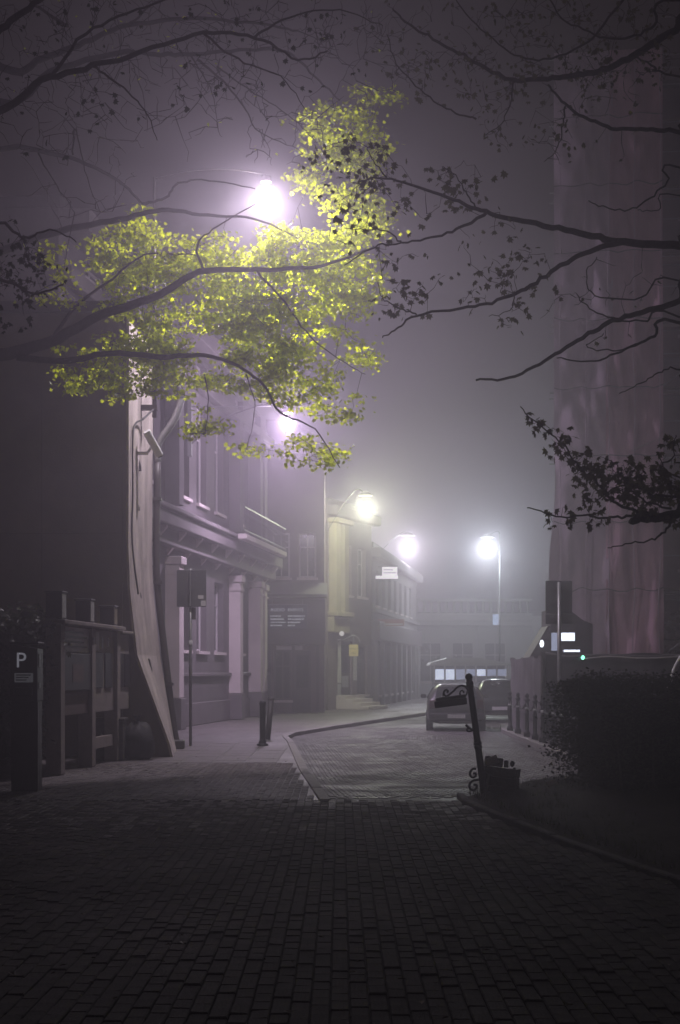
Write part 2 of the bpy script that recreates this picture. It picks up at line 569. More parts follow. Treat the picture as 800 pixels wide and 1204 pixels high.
for yy, x, vis in near_b:
    z = bump_z(x, yy) + rnd.uniform(-.006, .005)
    rx, ry = rnd.gauss(0, .012), rnd.gauss(0, .02)
    if (round(yy, 3), round(x, 3)) in oset:
        if first is None:
            first = proto.build('paving_brick', M['brick'], plaza, loc=(x, yy, z))
            first.rotation_euler = (rx, ry, rnd.gauss(0, .01))
        else:
            twin(first, (x, yy, z), rot=(rx, ry, rnd.gauss(0, .01)))
    else:
        b = 0.006; X0, X1, Y0, Y1 = x - .0475, x + .0475, yy - .0975, yy + .0975
        def H(px_, py_):
            return z + (px_ - x) * -ry + (py_ - yy) * rx
        tgt = field2 if rnd.random() < (yy - 15.5) / 6.5 else field  # mix of the two tones imitates the lamplight fading towards the camera
        tgt.add([(X0, Y0, H(X0, Y0) - b), (X1, Y0, H(X1, Y0) - b), (X1, Y1, H(X1, Y1) - b), (X0, Y1, H(X0, Y1) - b),
                   (X0 + b, Y0 + b, H(X0, Y0)), (X1 - b, Y0 + b, H(X1, Y0)), (X1 - b, Y1 - b, H(X1, Y1)), (X0 + b, Y1 - b, H(X0, Y1))],
                  [(4, 5, 6, 7), (0, 1, 5, 4), (1, 2, 6, 5), (2, 3, 7, 6), (3, 0, 4, 7)])
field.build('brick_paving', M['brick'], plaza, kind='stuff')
field2.build('lamplit_brick_paving', M['litbrick'], plaza, kind='stuff')
# the same pavers carry on along the pavement, in the lightened lamplit tone
field = MB()
y = 20.1
while y < 28.1:
    half = 0.2222 * y + 0.6
    x = int(-half / 0.1) * 0.1
    while x < kerb_x(y) - 0.15:
        ci = int(round(x / 0.1)); yy = y + (0.1 if ci % 2 else 0)
        if yy < 28.05:
            z = 0.4 * bump_z(x, yy) * min(1, (28 - yy) / 3) + rnd.uniform(-.002, .004)
            rx, ry = rnd.gauss(0, .012), rnd.gauss(0, .02); b = .006
            X0, X1, Y0, Y1 = x - .0475, x + .0475, yy - .0975, yy + .0975
            hz = lambda p, q: max(-0.004, z + (p - x) * -ry + (q - yy) * rx)
            field.add([(X0, Y0, -.008), (X1, Y0, -.008), (X1, Y1, -.008), (X0, Y1, -.008),
                       (X0 + b, Y0 + b, hz(X0, Y0)), (X1 - b, Y0 + b, hz(X1, Y0)), (X1 - b, Y1 - b, hz(X1, Y1)), (X0 + b, Y1 - b, hz(X0, Y1))],
                      [(4, 5, 6, 7), (0, 1, 5, 4), (1, 2, 6, 5), (2, 3, 7, 6), (3, 0, 4, 7)])
        x += 0.1
    y += 0.2
field.build('brick_paving', M['litbrick'], pav, kind='stuff')

# leaf litter on the pavers
lm = MB()
for k in range(420):
    y = 6 + 24 * rnd.random() ** .8
    x = rnd.uniform(-.24, .24) * y * 1.05
    if y < 20.6 and x > bed_x(y) - .1: continue
    if y > 20 and x > kerb_x(y) - .15: continue
    a = rnd.uniform(0, 6.28); q = rnd.uniform(.012, .035); c_, s_ = math.cos(a) * q, math.sin(a) * q
    z = .022 if y < 20 else .014
    lm.add([(x - c_, y - s_, z), (x + s_ * .6, y - c_ * .6, z + .012), (x + c_, y + s_, z + .004), (x - s_ * .6, y + c_ * .6, z + .010)], [(0, 1, 2, 3)])
lit_ = lm.build('leaf_litter', M['paper2'], kind='stuff')
lit_['label'] = 'small fallen leaves and scraps scattered over the paving'
# right pavement with its kerb
rk = [(4.62, 24.0), (4.62, 32.0), (4.66, 38.0), (4.72, 44.0), (5.1, 48.0), (6.2, 51.0), (9.0, 53.0)]
outl = rk + [(24, 53.0), (24, 24.0)]
mb = MB()
n = len(outl)
mb.add([(x, y, 0.0) for x, y in outl] + [(x, y, -0.19) for x, y in outl],
       [tuple(range(n - 1, -1, -1))] + [(i, (i + 1) % n, n + (i + 1) % n, n + i) for i in range(n)])
rpav = mb.build('right_pavement', M['walk'], kind='structure')
kerb_stones(rk, rpav)

# planting bed
mb = MB()
gx, gy = 30, 44
for j in range(gy + 1):
    yb = 3.0 + (25.6 - 3.0) * j / gy
    x0 = bed_x(min(yb, 20.6)) + max(0, yb - 20.6) * 0.55
    for i in range(gx + 1):
        t = i / gx
        xb = x0 + (14 - x0) * t ** 1.6
        e = min(1, (xb - x0) / 0.35, (25.6 - yb) / 0.5)
        mb.v.append((xb, yb, -0.02 + 0.10 * e + e * 0.035 * math.sin(xb * 5.1 + yb * 3.3) * math.cos(yb * 4.7 - xb * 2) + e * rnd.uniform(0, .03)))
for j in range(gy):
    for i in range(gx):
        a = j * (gx + 1) + i
        mb.f.append((a, a + 1, a + gx + 2, a + gx + 1))
bed = mb.build('planting_bed', M['soil'], smooth=True, kind='structure')
kerb_stones([(x, y) for x, y in bed_edge[::-1]], bed, mt='kerbdark', top=0.05, step=0.8, w=0.1, z0=-0.05)
gb = MB()
for k in range(5200):
    yb = rnd.uniform(6.5, 24.5)
    x = bed_x(min(yb, 20.6)) + max(0, yb - 20.6) * 0.55 + 0.1 + abs(rnd.gauss(0, 0.8))
    if x > 7: continue
    h = rnd.uniform(.03, .11); a = rnd.uniform(0, 2 * PI); w = .006
    dx, dy = math.cos(a), math.sin(a)
    l_ = rnd.uniform(0, .07)
    gb.add([(x - dx * w, yb - dy * w, .05), (x + dx * w, yb + dy * w, .05), (x - dy * l_, yb + dx * l_, .05 + h)], [(0, 1, 2)])
o = gb.build('grass', M['grass'], kind='stuff')
o['label'] = 'thin dark grass growing along the edge of the hedge bed'

# ------------------------------------------------------------------ street lamps
def lantern(t, head, color, power, down, bowl_strength, r=0.2, cone=176):
    """bulb under a small cap, ringed by shells that paint its halo, the lamp and its downward reflector inside"""
    hb = MB()
    hb.lathe([(0.04, r + .12), (.10, r + .10), (r * .55, r * .86 + .03), (r * .55, r * .86), (.04, r + .02)], 16, head)
    fixn(hb.build('hood', M['dframe'], t, off=t.location, smooth=True))
    def ball(m_, q):
        m_.lathe([(max(.004, q * math.sin(PI * k / 12)), q * math.cos(PI * k / 12)) for k in range(13)], 20, head)
    bb = MB(); ball(bb, r * .42)
    bb.build('bulb', emat('lamp_bulb', tuple(.5 + .5 * c for c in color), bowl_strength, True), t, off=t.location, smooth=True)
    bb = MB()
    for q in (.56, .70, .85, 1.0):  # nested glowing shells paint the soft halo around the bulb
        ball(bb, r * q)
    bb.build('halo_shells', emat('lamp_halo', color, bowl_strength * .004, True), t, off=t.location, smooth=True)
    ld = bpy.data.lights.new('lamp_light', 'POINT')
    ld.energy = power * LAMP_POWER
    ld.color = color
    ld.shadow_soft_size = 0.12
    lo = bpy.data.objects.new('lamp_light', ld)
    COL.objects.link(lo)
    lo.parent = t
    lo.location = Vector(head) - t.location + Vector((0, 0, -0.06))
    ld = bpy.data.lights.new('reflector_light', 'SPOT')
    ld.energy = down * LAMP_POWER
    ld.color = color
    ld.shadow_soft_size = 0.12
    ld.spot_size = math.radians(cone)
    ld.spot_blend = 0.9
    lo = bpy.data.objects.new('reflector_light', ld)
    COL.objects.link(lo)
    lo.parent = t
    lo.location = Vector(head) - t.location + Vector((0, 0, -0.06))

GL = 'street lamps lit along the foggy street'
# mast lamp fixed to the end of the dark wall
h1 = at(313, 225, 31.5)
t = thing('street_lamp', 'lit street lamp highest in the fog, on a mast above the pale wall end', 'street lamp', (-3.82, 31.5, 7.0), 0, GL)
m = MB(); m.tube([(-3.82, 31.5, 6.9), (-3.82, 31.5, h1.z + .3)], [.045, .028], 8); m.build('mast', M['dframe'], t, off=t.location, smooth=True)
m = MB(); m.tube(spline([(-3.82, 31.5, h1.z + .25), (-3.1, 31.5, h1.z + .42), (-2.2, 31.5, h1.z + .45), (h1.x, 31.5, h1.z + .34)], 5), .015, 8); m.build('arm', M['dframe'], t, off=t.location, smooth=True)
for z in (7.1, 8.2):
    m = MB(); m.box(-4.35, -3.76, 31.42, 31.58, z - .05, z + .05); m.build('bracket', M['dframe'], t, off=t.location)
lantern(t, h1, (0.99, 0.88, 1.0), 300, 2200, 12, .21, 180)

h2 = at(338, 497, 46.5)
t = thing('street_lamp', 'lit street lamp on a long wall arm below the leaves, over the grey facade', 'street lamp', (-4.6, 46.5, 8.3), 0, GL)
m = MB(); m.tube(spline([(-4.6, 46.5, 8.5), (-3.5, 46.5, 9.35), (h2.x - .4, 46.5, h2.z + .62), (h2.x, 46.5, h2.z + .42)], 5), .02, 8); m.build('arm', M['iron'], t, off=t.location, smooth=True)
m = MB(); m.tube([(-4.6, 46.5, 9.7), (h2.x - .5, 46.5, h2.z + .5)], .018, 6); m.build('tie_rod', M['steel'], t, off=t.location)
m = MB(); m.box(-4.62, -4.5, 46.35, 46.65, 8.2, 9.9); m.build('wall_plate', M['steel'], t, off=t.location)
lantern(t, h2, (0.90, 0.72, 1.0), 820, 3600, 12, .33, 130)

h3 = at(430, 597, 62.6)
t = thing('street_lamp', 'lit greenish street lamp in the fog above the shop with the yellow board', 'street lamp', (-0.6, 63.2, 7.2), 0, GL)
m = MB(); m.tube(spline([(-0.55, 63.2, 7.4), (.0, 63.1, 8.3), (h3.x - .4, 62.7, h3.z + .75), (h3.x, 62.6, h3.z + .55)], 5), .022, 8); m.build('arm', M['iron'], t, off=t.location, smooth=True)
m = MB(); m.box(-0.61, -0.5, 63.05, 63.35, 7.0, 7.8); m.build('wall_plate', M['dframe'], t, off=t.location)
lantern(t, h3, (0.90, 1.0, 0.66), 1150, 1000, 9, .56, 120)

h4 = at(480, 643, 84.0)
t = thing('street_lamp', 'lit white street lamp near the glowing white shop sign', 'street lamp', (2.2, 84.0, 7.2), 0, GL)
m = MB(); m.tube(spline([(2.0, 84, 7.9), (2.6, 84, 8.6), (h4.x - .3, 84, h4.z + .8), (h4.x, 84, h4.z + .68)], 5), .022, 8); m.build('arm', M['iron'], t, off=t.location, smooth=True)
m = MB(); m.box(1.9, 2.1, 83.85, 84.15, 7.4, 8.2); m.build('wall_plate', M['steel'], t, off=t.location)
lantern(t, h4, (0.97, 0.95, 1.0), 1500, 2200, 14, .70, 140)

h5 = at(573, 645, 86.0)
t = thing('street_lamp', 'lit street lamp on tall post with small blue sign, rightmost of the row', 'street lamp', (9.0, 86.3, -.1), 0, GL)
m = MB(); m.tube([(9.0, 86.3, -.1), (9.0, 86.3, h5.z + .9)], [.06, .035], 8); m.build('post', M['iron'], t, off=t.location, smooth=True)
m = MB(); m.tube(spline([(9.0, 86.3, h5.z + .85), (8.85, 86.2, h5.z + 1.0), (h5.x, 86, h5.z + .7)], 4), .022, 8); m.build('arm', M['iron'], t, off=t.location, smooth=True)
m = MB(); m.box(8.6, 8.93, 86.2, 86.23, 4.25, 4.85); m.build('blue_sign', emat('blue_sign_face', (.55, .7, 1.0), .8), t, off=t.location)
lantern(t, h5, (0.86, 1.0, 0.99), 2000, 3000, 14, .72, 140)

# ------------------------------------------------------------------ building helpers
def wall_mesh(L, H, T, holes, z0=0.0):
    xs_ = sorted(set([0, L] + [h[0] for h in holes] + [h[1] for h in holes]))
    zs_ = sorted(set([z0, H] + [h[2] for h in holes] + [h[3] for h in holes]))
    m = MB()
    def solid(i, k):
        if i < 0 or k < 0 or i >= len(xs_) - 1 or k >= len(zs_) - 1:
            return False
        cx_, cz_ = (xs_[i] + xs_[i + 1]) / 2, (zs_[k] + zs_[k + 1]) / 2
        return not any(h[0] < cx_ < h[1] and h[2] < cz_ < h[3] for h in holes)
    for i in range(len(xs_) - 1):
        for k in range(len(zs_) - 1):
            if not solid(i, k):
                continue
            a, b, c, d = xs_[i], xs_[i + 1], zs_[k], zs_[k + 1]
            m.add([(a, 0, c), (b, 0, c), (b, 0, d), (a, 0, d)], [(0, 1, 2, 3)])
            m.add([(a, T, c), (b, T, c), (b, T, d), (a, T, d)], [(3, 2, 1, 0)])
            if not solid(i - 1, k): m.add([(a, 0, c), (a, T, c), (a, T, d), (a, 0, d)], [(3, 2, 1, 0)])
            if not solid(i + 1, k): m.add([(b, 0, c), (b, T, c), (b, T, d), (b, 0, d)], [(0, 1, 2, 3)])
            if not solid(i, k - 1): m.add([(a, 0, c), (b, 0, c), (b, T, c), (a, T, c)], [(3, 2, 1, 0)])
            if not solid(i, k + 1): m.add([(a, 0, d), (b, 0, d), (b, T, d), (a, T, d)], [(0, 1, 2, 3)])
    return m

def window(t, x0, x1, z0, z1, y=0.18, fm=None, gm=None, mull=1, trans=1, sill=True, name='window', trim=None):
    fm = fm or M['frame']; gm = gm or M['glass']
    f = MB(); w = .07
    x0 += .005; x1 -= .005; z0 += .005; z1 -= .005
    f.box(x0, x1, y, y + .08, z0, z0 + w); f.box(x0, x1, y, y + .08, z1 - w, z1)
    f.box(x0, x0 + w, y, y + .08, z0 + w, z1 - w); f.box(x1 - w, x1, y, y + .08, z0 + w, z1 - w)
    for k in range(mull):
        xm = x0 + (x1 - x0) * (k + 1) / (mull + 1)
        f.box(xm - .03, xm + .03, y + .005, y + .075, z0 + w, z1 - w)
    if trans:
        zt = z0 + (z1 - z0) * .68
        f.box(x0 + w, x1 - w, y + .01, y + .07, zt - .03, zt + .03)
    fo = f.build(name, fm, t)
    p = MB(); p.box(x0 + .02, x1 - .02, y + .035, y + .05, z0 + .02, z1 - .02)
    p.build('pane', gm, fo)
    if sill:
        s_ = MB(); s_.box(x0 - .08, x1 + .08, -.10, y - .002, z0 - .1, z0 - .004)
        s_.build('sill', trim or M['stone'], fo)
    return fo

def bld(name, label, p0, p1, group=None):
    d = Vector((p1[0] - p0[0], p1[1] - p0[1], 0))
    t = thing(name, label, 'building', (p0[0], p0[1], 0), math.atan2(d.y, d.x), group)
    return t, d.length

def shell(t, L, H, D, mat, T=.3):
    """rear and end walls and a flat roof behind a front wall"""
    m = MB()
    m.box(.002, .3, T, D, 0, H); m.box(L - .3, L - .002, T, D, 0, H); m.box(.3, L - .3, D - .3, D, 0, H)
    m.build('wall', mat, t)
    r = MB(); r.box(-.05, L + .05, -.05, D, H, H + .25); r.build('roof', M['roof'], t)

# ------------------------------------------------------------------ dark gable house with the flared pale wall end
t = thing('gable_house', 'dark windowless gable wall with a pale flared end beside the street sign', 'building', (-4.2, 30, 0))
def prof(top, flare, foot, H=8.7):
    return [(-14, 0), (foot, 0), (foot - .06, .25), (flare + .17, 2.0), (flare + .03, 3.3), (flare, 4.1), (top, H), (-14, H)]
pf = prof(-4.16, -4.17, -3.30); pb = prof(-4.06, -4.08, -3.56)
m = MB()
n = len(pf)
YB = 33.0
m.add([(x, 30, z) for x, z in pf] + [(x, YB, z) for x, z in pb], [tuple(range(n)), tuple(range(2 * n - 1, n - 1, -1)), (0, n, 2 * n - 1, n - 1), (n - 1, 2 * n - 1, 2 * n - 2, n - 2)])
house = m.build('wall', M['gable'], t, off=t.location)
# pale end face, a rough plaster skin 3 cm thick, cut in courses so that it sags and bulges
m = MB()
zz = [0.0, .25, .8, 1.4, 2.0, 2.6, 3.3, 3.7, 4.1, 5.0, 6.0, 7.0, 8.7]
def xa(p, z):
    for (a, b), (c, d) in zip(p[1:], p[2:]):
        if b <= z <= d:
            return a + (c - a) * (z - b) / (d - b)
    return p[-2][0]
R = []
ny = 7
for z in zz:
    for j in range(ny):
        f = j / (ny - 1)
        x = xa(pf, z) * (1 - f) + xa(pb, z) * f
        R.append((x + .03 + rnd.uniform(-.012, .012) * (1 if 0 < j < ny - 1 else .4), 29.97 + (YB - 29.95) * f, z))
m.v = list(R)
for i in range(len(zz) - 1):
    for j in range(ny - 1):
        a = i * ny + j
        m.f.append((a, a + 1, a + ny + 1, a + ny))
b0 = len(m.v)
for z in zz:
    m.v.append((xa(pf, z) - .02, 29.97, z))
for i in range(len(zz) - 1):
    m.f.append((b0 + i, i * ny, (i + 1) * ny, b0 + i + 1))
m.build('end_face', M['plaster'], t, off=t.location, smooth=False)
cols = [(-12, -9.72), (-9.70, -7.78), (-7.76, -5.84), (-5.82, -4.26)]
rows = [(0.02, 4.38), (4.40, 8.68)]
for c in cols:
    for r in rows:
        m = MB(); m.box(c[0], c[1], 29.965, 29.998, r[0], r[1], bev=.006); m.build('wall_panel', M['gable'], t, off=t.location)
m = MB(); m.box(-14.1, -3.98, 29.85, YB + .1, 8.7, 8.9); m.build('coping', M['roof'], t, off=t.location)
for (px, py, s_) in ((162, 548, .07), (164, 597, .04), (185, 780, .06), (187, 786, .05), (170, 700, .04)):
    p = at(px, py, 31.2); p.x = xa([(a * .6 + b * .4, z) for (a, z), (b, _) in zip(pf, pb)], p.z) + .015
    m = MB(); m.lathe([(s_, -s_ * 1.4), (s_ * .9, 0), (s_ * .4, s_ * 1.6)], 7, p); m.build('chipped_hole', M['hole'], t, off=t.location)
m = MB()
m.tube(spline([(-3.83, 31.4, 7.05), (-4.0, 31.1, 6.8), (-4.08, 30.5, 6.6), (-4.09, 30.2, 6.2), (-4.09, 30.2, 5.2), (-4.10, 30.2, 4.2), (-3.98, 30.2, 3.2)], 4), .02, 6)
m.build('cable', M['iron'], t, off=t.location)

t = thing('drainpipe', 'dark drainpipe following the flare of the pale wall end', 'drainpipe', (-3.4, 33.1, 0))
pts = [(-3.52, 33.12, .12), (-3.60, 33.12, .5), (-3.78, 33.12, 2.0), (-3.93, 33.12, 3.3), (-3.97, 33.12, 4.2), (-3.95, 33.12, 6.2)]
m = MB(); m.tube(spline(pts, 4), .075, 10); m.build('pipe', M['dframe'], t, off=t.location, smooth=True)
m = MB(); m.tube(spline([(-3.95, 33.12, 6.2), (-3.93, 33.12, 6.6), (-3.6, 33.12, 7.1), (-3.45, 33.12, 7.5), (-3.45, 33.12, 7.6)], 4), [.08] * 16 + [.12], 10); m.build('elbow', M['steel'], t, off=t.location, smooth=True)
m = MB(); m.box(-3.6, -3.36, 32.98, 33.24, 0, .2, bev=.03); m.build('shoe', M['dframe'], t, off=t.location)
for z, x in ((1.4, -3.70), (3.6, -3.94), (5.4, -3.96)):
    m = MB(); m.box(x - .1, x + .1, 33.02, 33.22, z - .03, z + .03); m.build('clip', M['dframe'], t, off=t.location)

t = thing('security_camera', 'white security camera on a bracket sticking out of the pale wall end', 'security camera', tuple(at(172, 533, 31)))
p = at(178, 525, 31)
m = MB(); m.box(-.36, .04, -.03, .03, -.03, .03); m.tube([(.02, 0, 0), (.1, 0, .12)], .025, 8); m.build('bracket', M['white'], t)
m = MB(); R_ = Matrix.Translation((.14, 0, .2)) @ Matrix.Rotation(math.radians(62), 4, 'Y') @ Matrix.Rotation(.4, 4, 'Z')
m.box(-.28, .28, -.09, .09, -.08, .08, R_, .02); m.build('housing', M['white'], t)
m = MB(); m.box(.28, .31, -.06, .06, -.05, .05, R_); m.build('lens', M['glass'], t)

# ------------------------------------------------------------------ grey tenement with balcony, left side of the street
t, L = bld('tenement', 'grey ornate tenement with tall pilasters and a dark balcony band', (-6.25, 34), (-2.85, 59.8))
sy = L / 25.8
def S(Y):
    return (Y - 34) * sy
holes = []
gw = [(S(36), S(38)), (S(40), S(42.3)), (S(45.2), S(46.6)), (S(47.6), S(49.0)), (S(50.2), S(51.6)), (S(53.6), S(55.0)), (S(57.0), S(58.4))]
for a, b in gw:
    holes.append((a, b, 2.3, 4.6))
for a, b in gw:
    holes.append((a, b, 6.9, 10.0))
for a, b in gw:
    holes.append((a, b, 10.75, 11.35))
wall_mesh(L, 12.0, .35, holes).build('wall', M['facade'], t)
shell(t, L, 12.0, 9, M['facade'], .352)
for (a, b, z0, z1) in holes:
    window(t, a, b, z0, z1, .2)
for Y, wd, pr in ((43.6, .55, .42), (52.5, .5, .40), (56.0, .5, .45), (58.0, .5, .25), (39.0, .5, .4)):
    for z0, z1, mt in ((0.9, 4.7, 'stone'), (6.42, 10.3, 'facade')):
        m = MB(); m.box(S(Y), S(Y) + wd, -pr, -.003, z0, z1, bev=.02); m.build('pilaster', M[mt], t)
    m = MB()
    m.box(S(Y) - .06, S(Y) + wd + .06, -pr - .07, -.003, 4.705, 4.95, bev=.03); m.box(S(Y) - .03, S(Y) + wd + .03, -pr - .04, -.004, 4.42, 4.5)
    m.build('capital', M['stone'], t)
    m = MB(); m.box(S(Y) - .05, S(Y) + wd + .05, -pr - .06, -.003, 0, .897, bev=.02); m.build('pedestal', M['stone_dark'], t)
for z0, z1, pr, mt, nm in ((0, .7, .06, 'stone_dark', 'plinth'), (1.5, 1.62, .10, 'stone_dark', 'string_course'), (10.35, 10.7, .3, 'stone_dark', 'string_course'), (11.45, 11.95, .7, 'stone_dark', 'cornice')):
    m = MB(); m.box(0, L, -pr, -.005, z0, z1, bev=.02); m.build(nm, M[mt], t)
m = MB()
m.box(0, L, -.62, -.006, 5.66, 6.05, bev=.03); m.box(0, L, -.72, -.007, 6.055, 6.2, bev=.03); m.box(0, L, -.35, -.008, 5.2, 5.655, bev=.02)
m.build('balcony_band', M['stone_dark'], t)
for k in range(12):
    x = 1.2 + k * (L - 2) / 11.0
    m = MB(); m.prism([(-.01, 5.0), (-.55, 5.6), (-.55, 5.655), (-.01, 5.655)], x - .09, x + .09, 'x')
    fixn(m.build('corbel', M['stone'], t))
# balcony with an iron railing over the far bays
x0, x1 = S(50.5), S(58.5)
m = MB(); m.box(x0, x1, -1.0, -.725, 6.02, 6.2, bev=.02); m.build('balcony_slab', M['stone'], t)
m = MB(); m.box(x0, x1, -.97, -.93, 7.05, 7.1); m.box(x0, x1, -.965, -.935, 6.3, 6.33)
m.build('railing', M['iron'], t)
k = 0
x = x0 + .05
rp = None
while x < x1:
    if rp is None:
        q = MB(); q.tube([(0, -.95, 6.2), (0, -.95, 7.05)], .014, 6); q.tube(spline([(0, -.95, 6.5), (.06, -.95, 6.6), (0, -.95, 6.7), (-.06, -.95, 6.8), (0, -.95, 6.9)], 3), .01, 4)
        rp = q.build('baluster', M['iron'], t, loc=(x, 0, 0))
    else:
        twin(rp, (x, 0, 0))
    x += .22

# ------------------------------------------------------------------ dark shop that juts out past the tenement
t, L = bld('corner_shop', 'dark shop front facing the crossing under the blue text sign', (-2.9, 61.2), (-0.62, 61.2))
hs = [(.25, .95, .5, 2.5), (1.05, 1.75, 0.02, 2.5), (.2, .9, 5.4, 7.2), (1.25, 1.95, 5.4, 7.2)]
wall_mesh(L, 10.5, .3, hs).build('wall', M['umber'], t)
shell(t, L, 10.5, 3.9, M['umber'], .302)
window(t, *hs[0], .15, M['dframe'], mull=1)
window(t, *hs[2], .15); window(t, *hs[3], .15)
d = MB(); d.box(1.06, 1.74, .12, .18, .03, 2.49, bev=.01); do = d.build('door', M['shop'], t)
q = MB(); q.box(1.16, 1.64, .10, .118, 1.0, 2.3); q.build('pane', M['glass'], do)
m = MB(); m.box(-.03, L + .03, -.25, -.003, 2.7, 4.55, bev=.03); m.build('fascia', M['shop'], t)
m = MB(); m.prism([(-.004, 5.2), (-.9, 4.7), (-.9, 4.6), (-.004, 4.6)], -.1, L + .1, 'x'); fixn(m.build('awning', M['shop'], t))
for x in (0.02, .98, 1.95):
    m = MB(); m.box(x, x + .12, -.08, -.003, 0, 2.69, bev=.01); m.build('pilaster', M['shop'], t)
m = MB(); m.box(.35, 1.4, -.04, -.003, 2.52, 2.68); m.build('light_strip', M['frame'], t)

t = thing('hanging_sign', 'blue board with small white lines of text beneath the dark awning', 'sign', (-2.1, 60.78, 3.85))
m = MB(); m.box(-.78, .80, -.04, .04, -.52, .46, bev=.01); m.build('board', M['blue'], t)
text('AUDIO', .18, t, (-.66, -.046, .24), (PI / 2, 0, 0), M['text_lit'], align='LEFT')
text('EVENTS', .18, t, (.03, -.046, .24), (PI / 2, 0, 0), M['text_lit'], align='LEFT')
for k, (a, b) in enumerate(((.42, .66), (.50, .64), (.60, .50), (.46, .28))):
    z = .0 - k * .125
    for x0, w_, mt in ((-.66, a, 'text_lit'), (0.03, b, 'text_lit')):
        x = x0
        mm = MB()
        while x < x0 + w_:
            ww = rnd.uniform(.03, .05)
            mm.box(x, x + ww, -.047, -.041, z - .028, z + .028)
            x += ww + rnd.choice((.01, .01, .03))
        mm.build('small_print', M[mt], t)
for x in (-.6, .6):
    m = MB(); m.tube([(x, 0, .45), (x, .15, .75)], .012, 6); m.build('hanger', M['iron'], t)

# ------------------------------------------------------------------ cream fronted shop with steps and posters
t, L = bld('cream_house', 'narrow house with a cream pilaster lit yellow above a poster covered door', (-0.52, 65.2), (1.45, 70.4))
hs = [(1.6, 3.0, .62, 3.0), (3.6, 5.0, .6, 2.8), (1.7, 2.9, 5.0, 7.2), (3.7, 4.8, 5.0, 7.2)]
wall_mesh(L, 8.8, .3, hs).build('wall', M['umber'], t)
shell(t, L, 8.8, 7, M['umber'], .302)
window(t, *hs[1], .12, M['dframe']); window(t, *hs[2]); window(t, *hs[3])
d = MB(); d.box(1.61, 2.99, .1, .16, .63, 2.99); do = d.build('door', M['shop'], t)
q = MB(); q.box(1.8, 2.8, .085, .098, 1.6, 2.8); q.build('pane', M['glass'], do)
for x in (.15, 1.15):
    m = MB(); m.box(x, x + .5, -.35, -.003, 4.2, 8.0, bev=.03); m.build('pilaster', M['cream'], t)
for z in (4.0, 8.0):
    m = MB(); m.box(0, 1.9, -.5, -.004, z, z + .2, bev=.03); m.build('ledge', M['cream'], t)
m = MB(); m.box(0, 1.9, -.3, -.004, 3.3, 3.99, bev=.05); m.build('bracket_course', M['cream'], t)
m = MB(); m.box(-.05, L + .05, -.45, -.005, 8.3, 8.75, bev=.05); m.build('cornice', M['stone_dark'], t)
for i in range(4):
    m = MB(); m.box(1.0, 3.5, -1.5 + i * .36, (-1.5 + (i + 1) * .36 if i < 3 else -.003), 0, .15 * (i + 1), bev=.01); m.build('step', M['stone'], t)
def poster(x, y, z, w, h, mt, label):
    o = tag(MB().box(-w / 2, w / 2, -.012, 0, -h / 2, h / 2).build('poster', M[mt]), label, 'poster', 'posters round the shop door')
    o.parent = None
    mw = Matrix.Translation(t.location) @ Matrix.Rotation(t.rotation_euler.z, 4, 'Z') @ Matrix.Translation((x, y, z))
    o.matrix_world = mw
    return o
poster(1.32, -.02, 2.1, .42, 1.9, 'poster', 'tall white poster on the wall at the left of the shop door')
poster(3.3, -.02, 2.05, .44, 1.6, 'poster', 'tall white poster on the wall between shop door and shop window')
poster(1.3, -.02, .85, .4, .5, 'greylabel', 'small grey poster low beside the shop steps')
poster(2.3, .083, 1.2, .8, .5, 'greylabel', 'grey notice stuck across the lower half of the shop door')
p = at(416, 764, 66.0)
s_ = thing('hanging_sign', 'small yellow board hanging from a scrolled bracket by the shop door', 'sign', tuple(p))
m = MB(); m.box(-.2, .2, -.04, .04, -.28, .22, bev=.01); m.build('board', M['yellow'], s_)
m = MB(); m.box(-.17, .17, -.048, -.041, .03, .05); m.box(-.12, .1, -.048, -.041, -.15, -.13); m.build('small_print', M['shop'], s_)
m = MB(); m.tube(spline([(-.7, .3, .35), (-.3, .1, .5), (0, 0, .62), (.2, 0, .5), (.28, 0, .32)], 4), .022, 6); m.tube([(0, 0, .22), (0, 0, .6)], .012, 6); m.build('bracket', M['steel'], s_)
p = at(402, 745, 65.6)
w_ = thing('wall_lamp', 'small pale globe lamp above the poster covered shop door', 'wall lamp', tuple(p))
m = MB(); m.lathe([(.02, -.1), (.09, -.06), (.11, 0), (.09, .06), (.02, .1)], 10); m.build('globe', emat('small_globe', (1, .95, .9), .7), w_, smooth=True)
m = MB(); m.tube([(0, .03, 0), (-.1, .45, .1)], .02, 6); m.build('bracket', M['iron'], w_)

# ------------------------------------------------------------------ shop row that bends round behind it
t, L = bld('shop_row', 'long grey shop row fading into the fog under the glowing white sign', (1.5, 70.9), (4.6, 92))
hs = []
x = 1.0
while x < L - 2.5:
    hs += [(x, x + 1.7, .5, 2.9), (x + .2, x + 1.4, 4.75, 6.4)]
    x += 2.6
wall_mesh(L, 7.4, .3, hs).build('wall', M['facade'], t)
shell(t, L, 7.4, 8, M['facade'], .302)
for k, h in enumerate(hs):
    window(t, *h, .15, M['frame'] if k % 3 else M['dframe'])
m = MB(); m.box(0, L, -.35, -.003, 3.1, 4.0, bev=.05); m.build('fascia', M['shop'], t)
for z in (4.4,):
    m = MB(); m.box(0, L, -.15, -.004, z, z + .18, bev=.02); m.build('string_course', M['stone_dark'], t)
m = MB(); m.box(0, L, -.4, -.005, 6.95, 7.4, bev=.05); m.build('cornice', M['stone_dark'], t)
for k in range(9):
    m = MB(); m.box(.35 + k * 2.6, .75 + k * 2.6, -.2, -.006, 0, 3.09, bev=.02); m.build('pilaster', M['stone_dark'], t)
p = at(457, 674, 73)
s_ = thing('lit_sign', 'glowing white shop sign box in the fog left of the white lamp', 'sign', tuple(p))
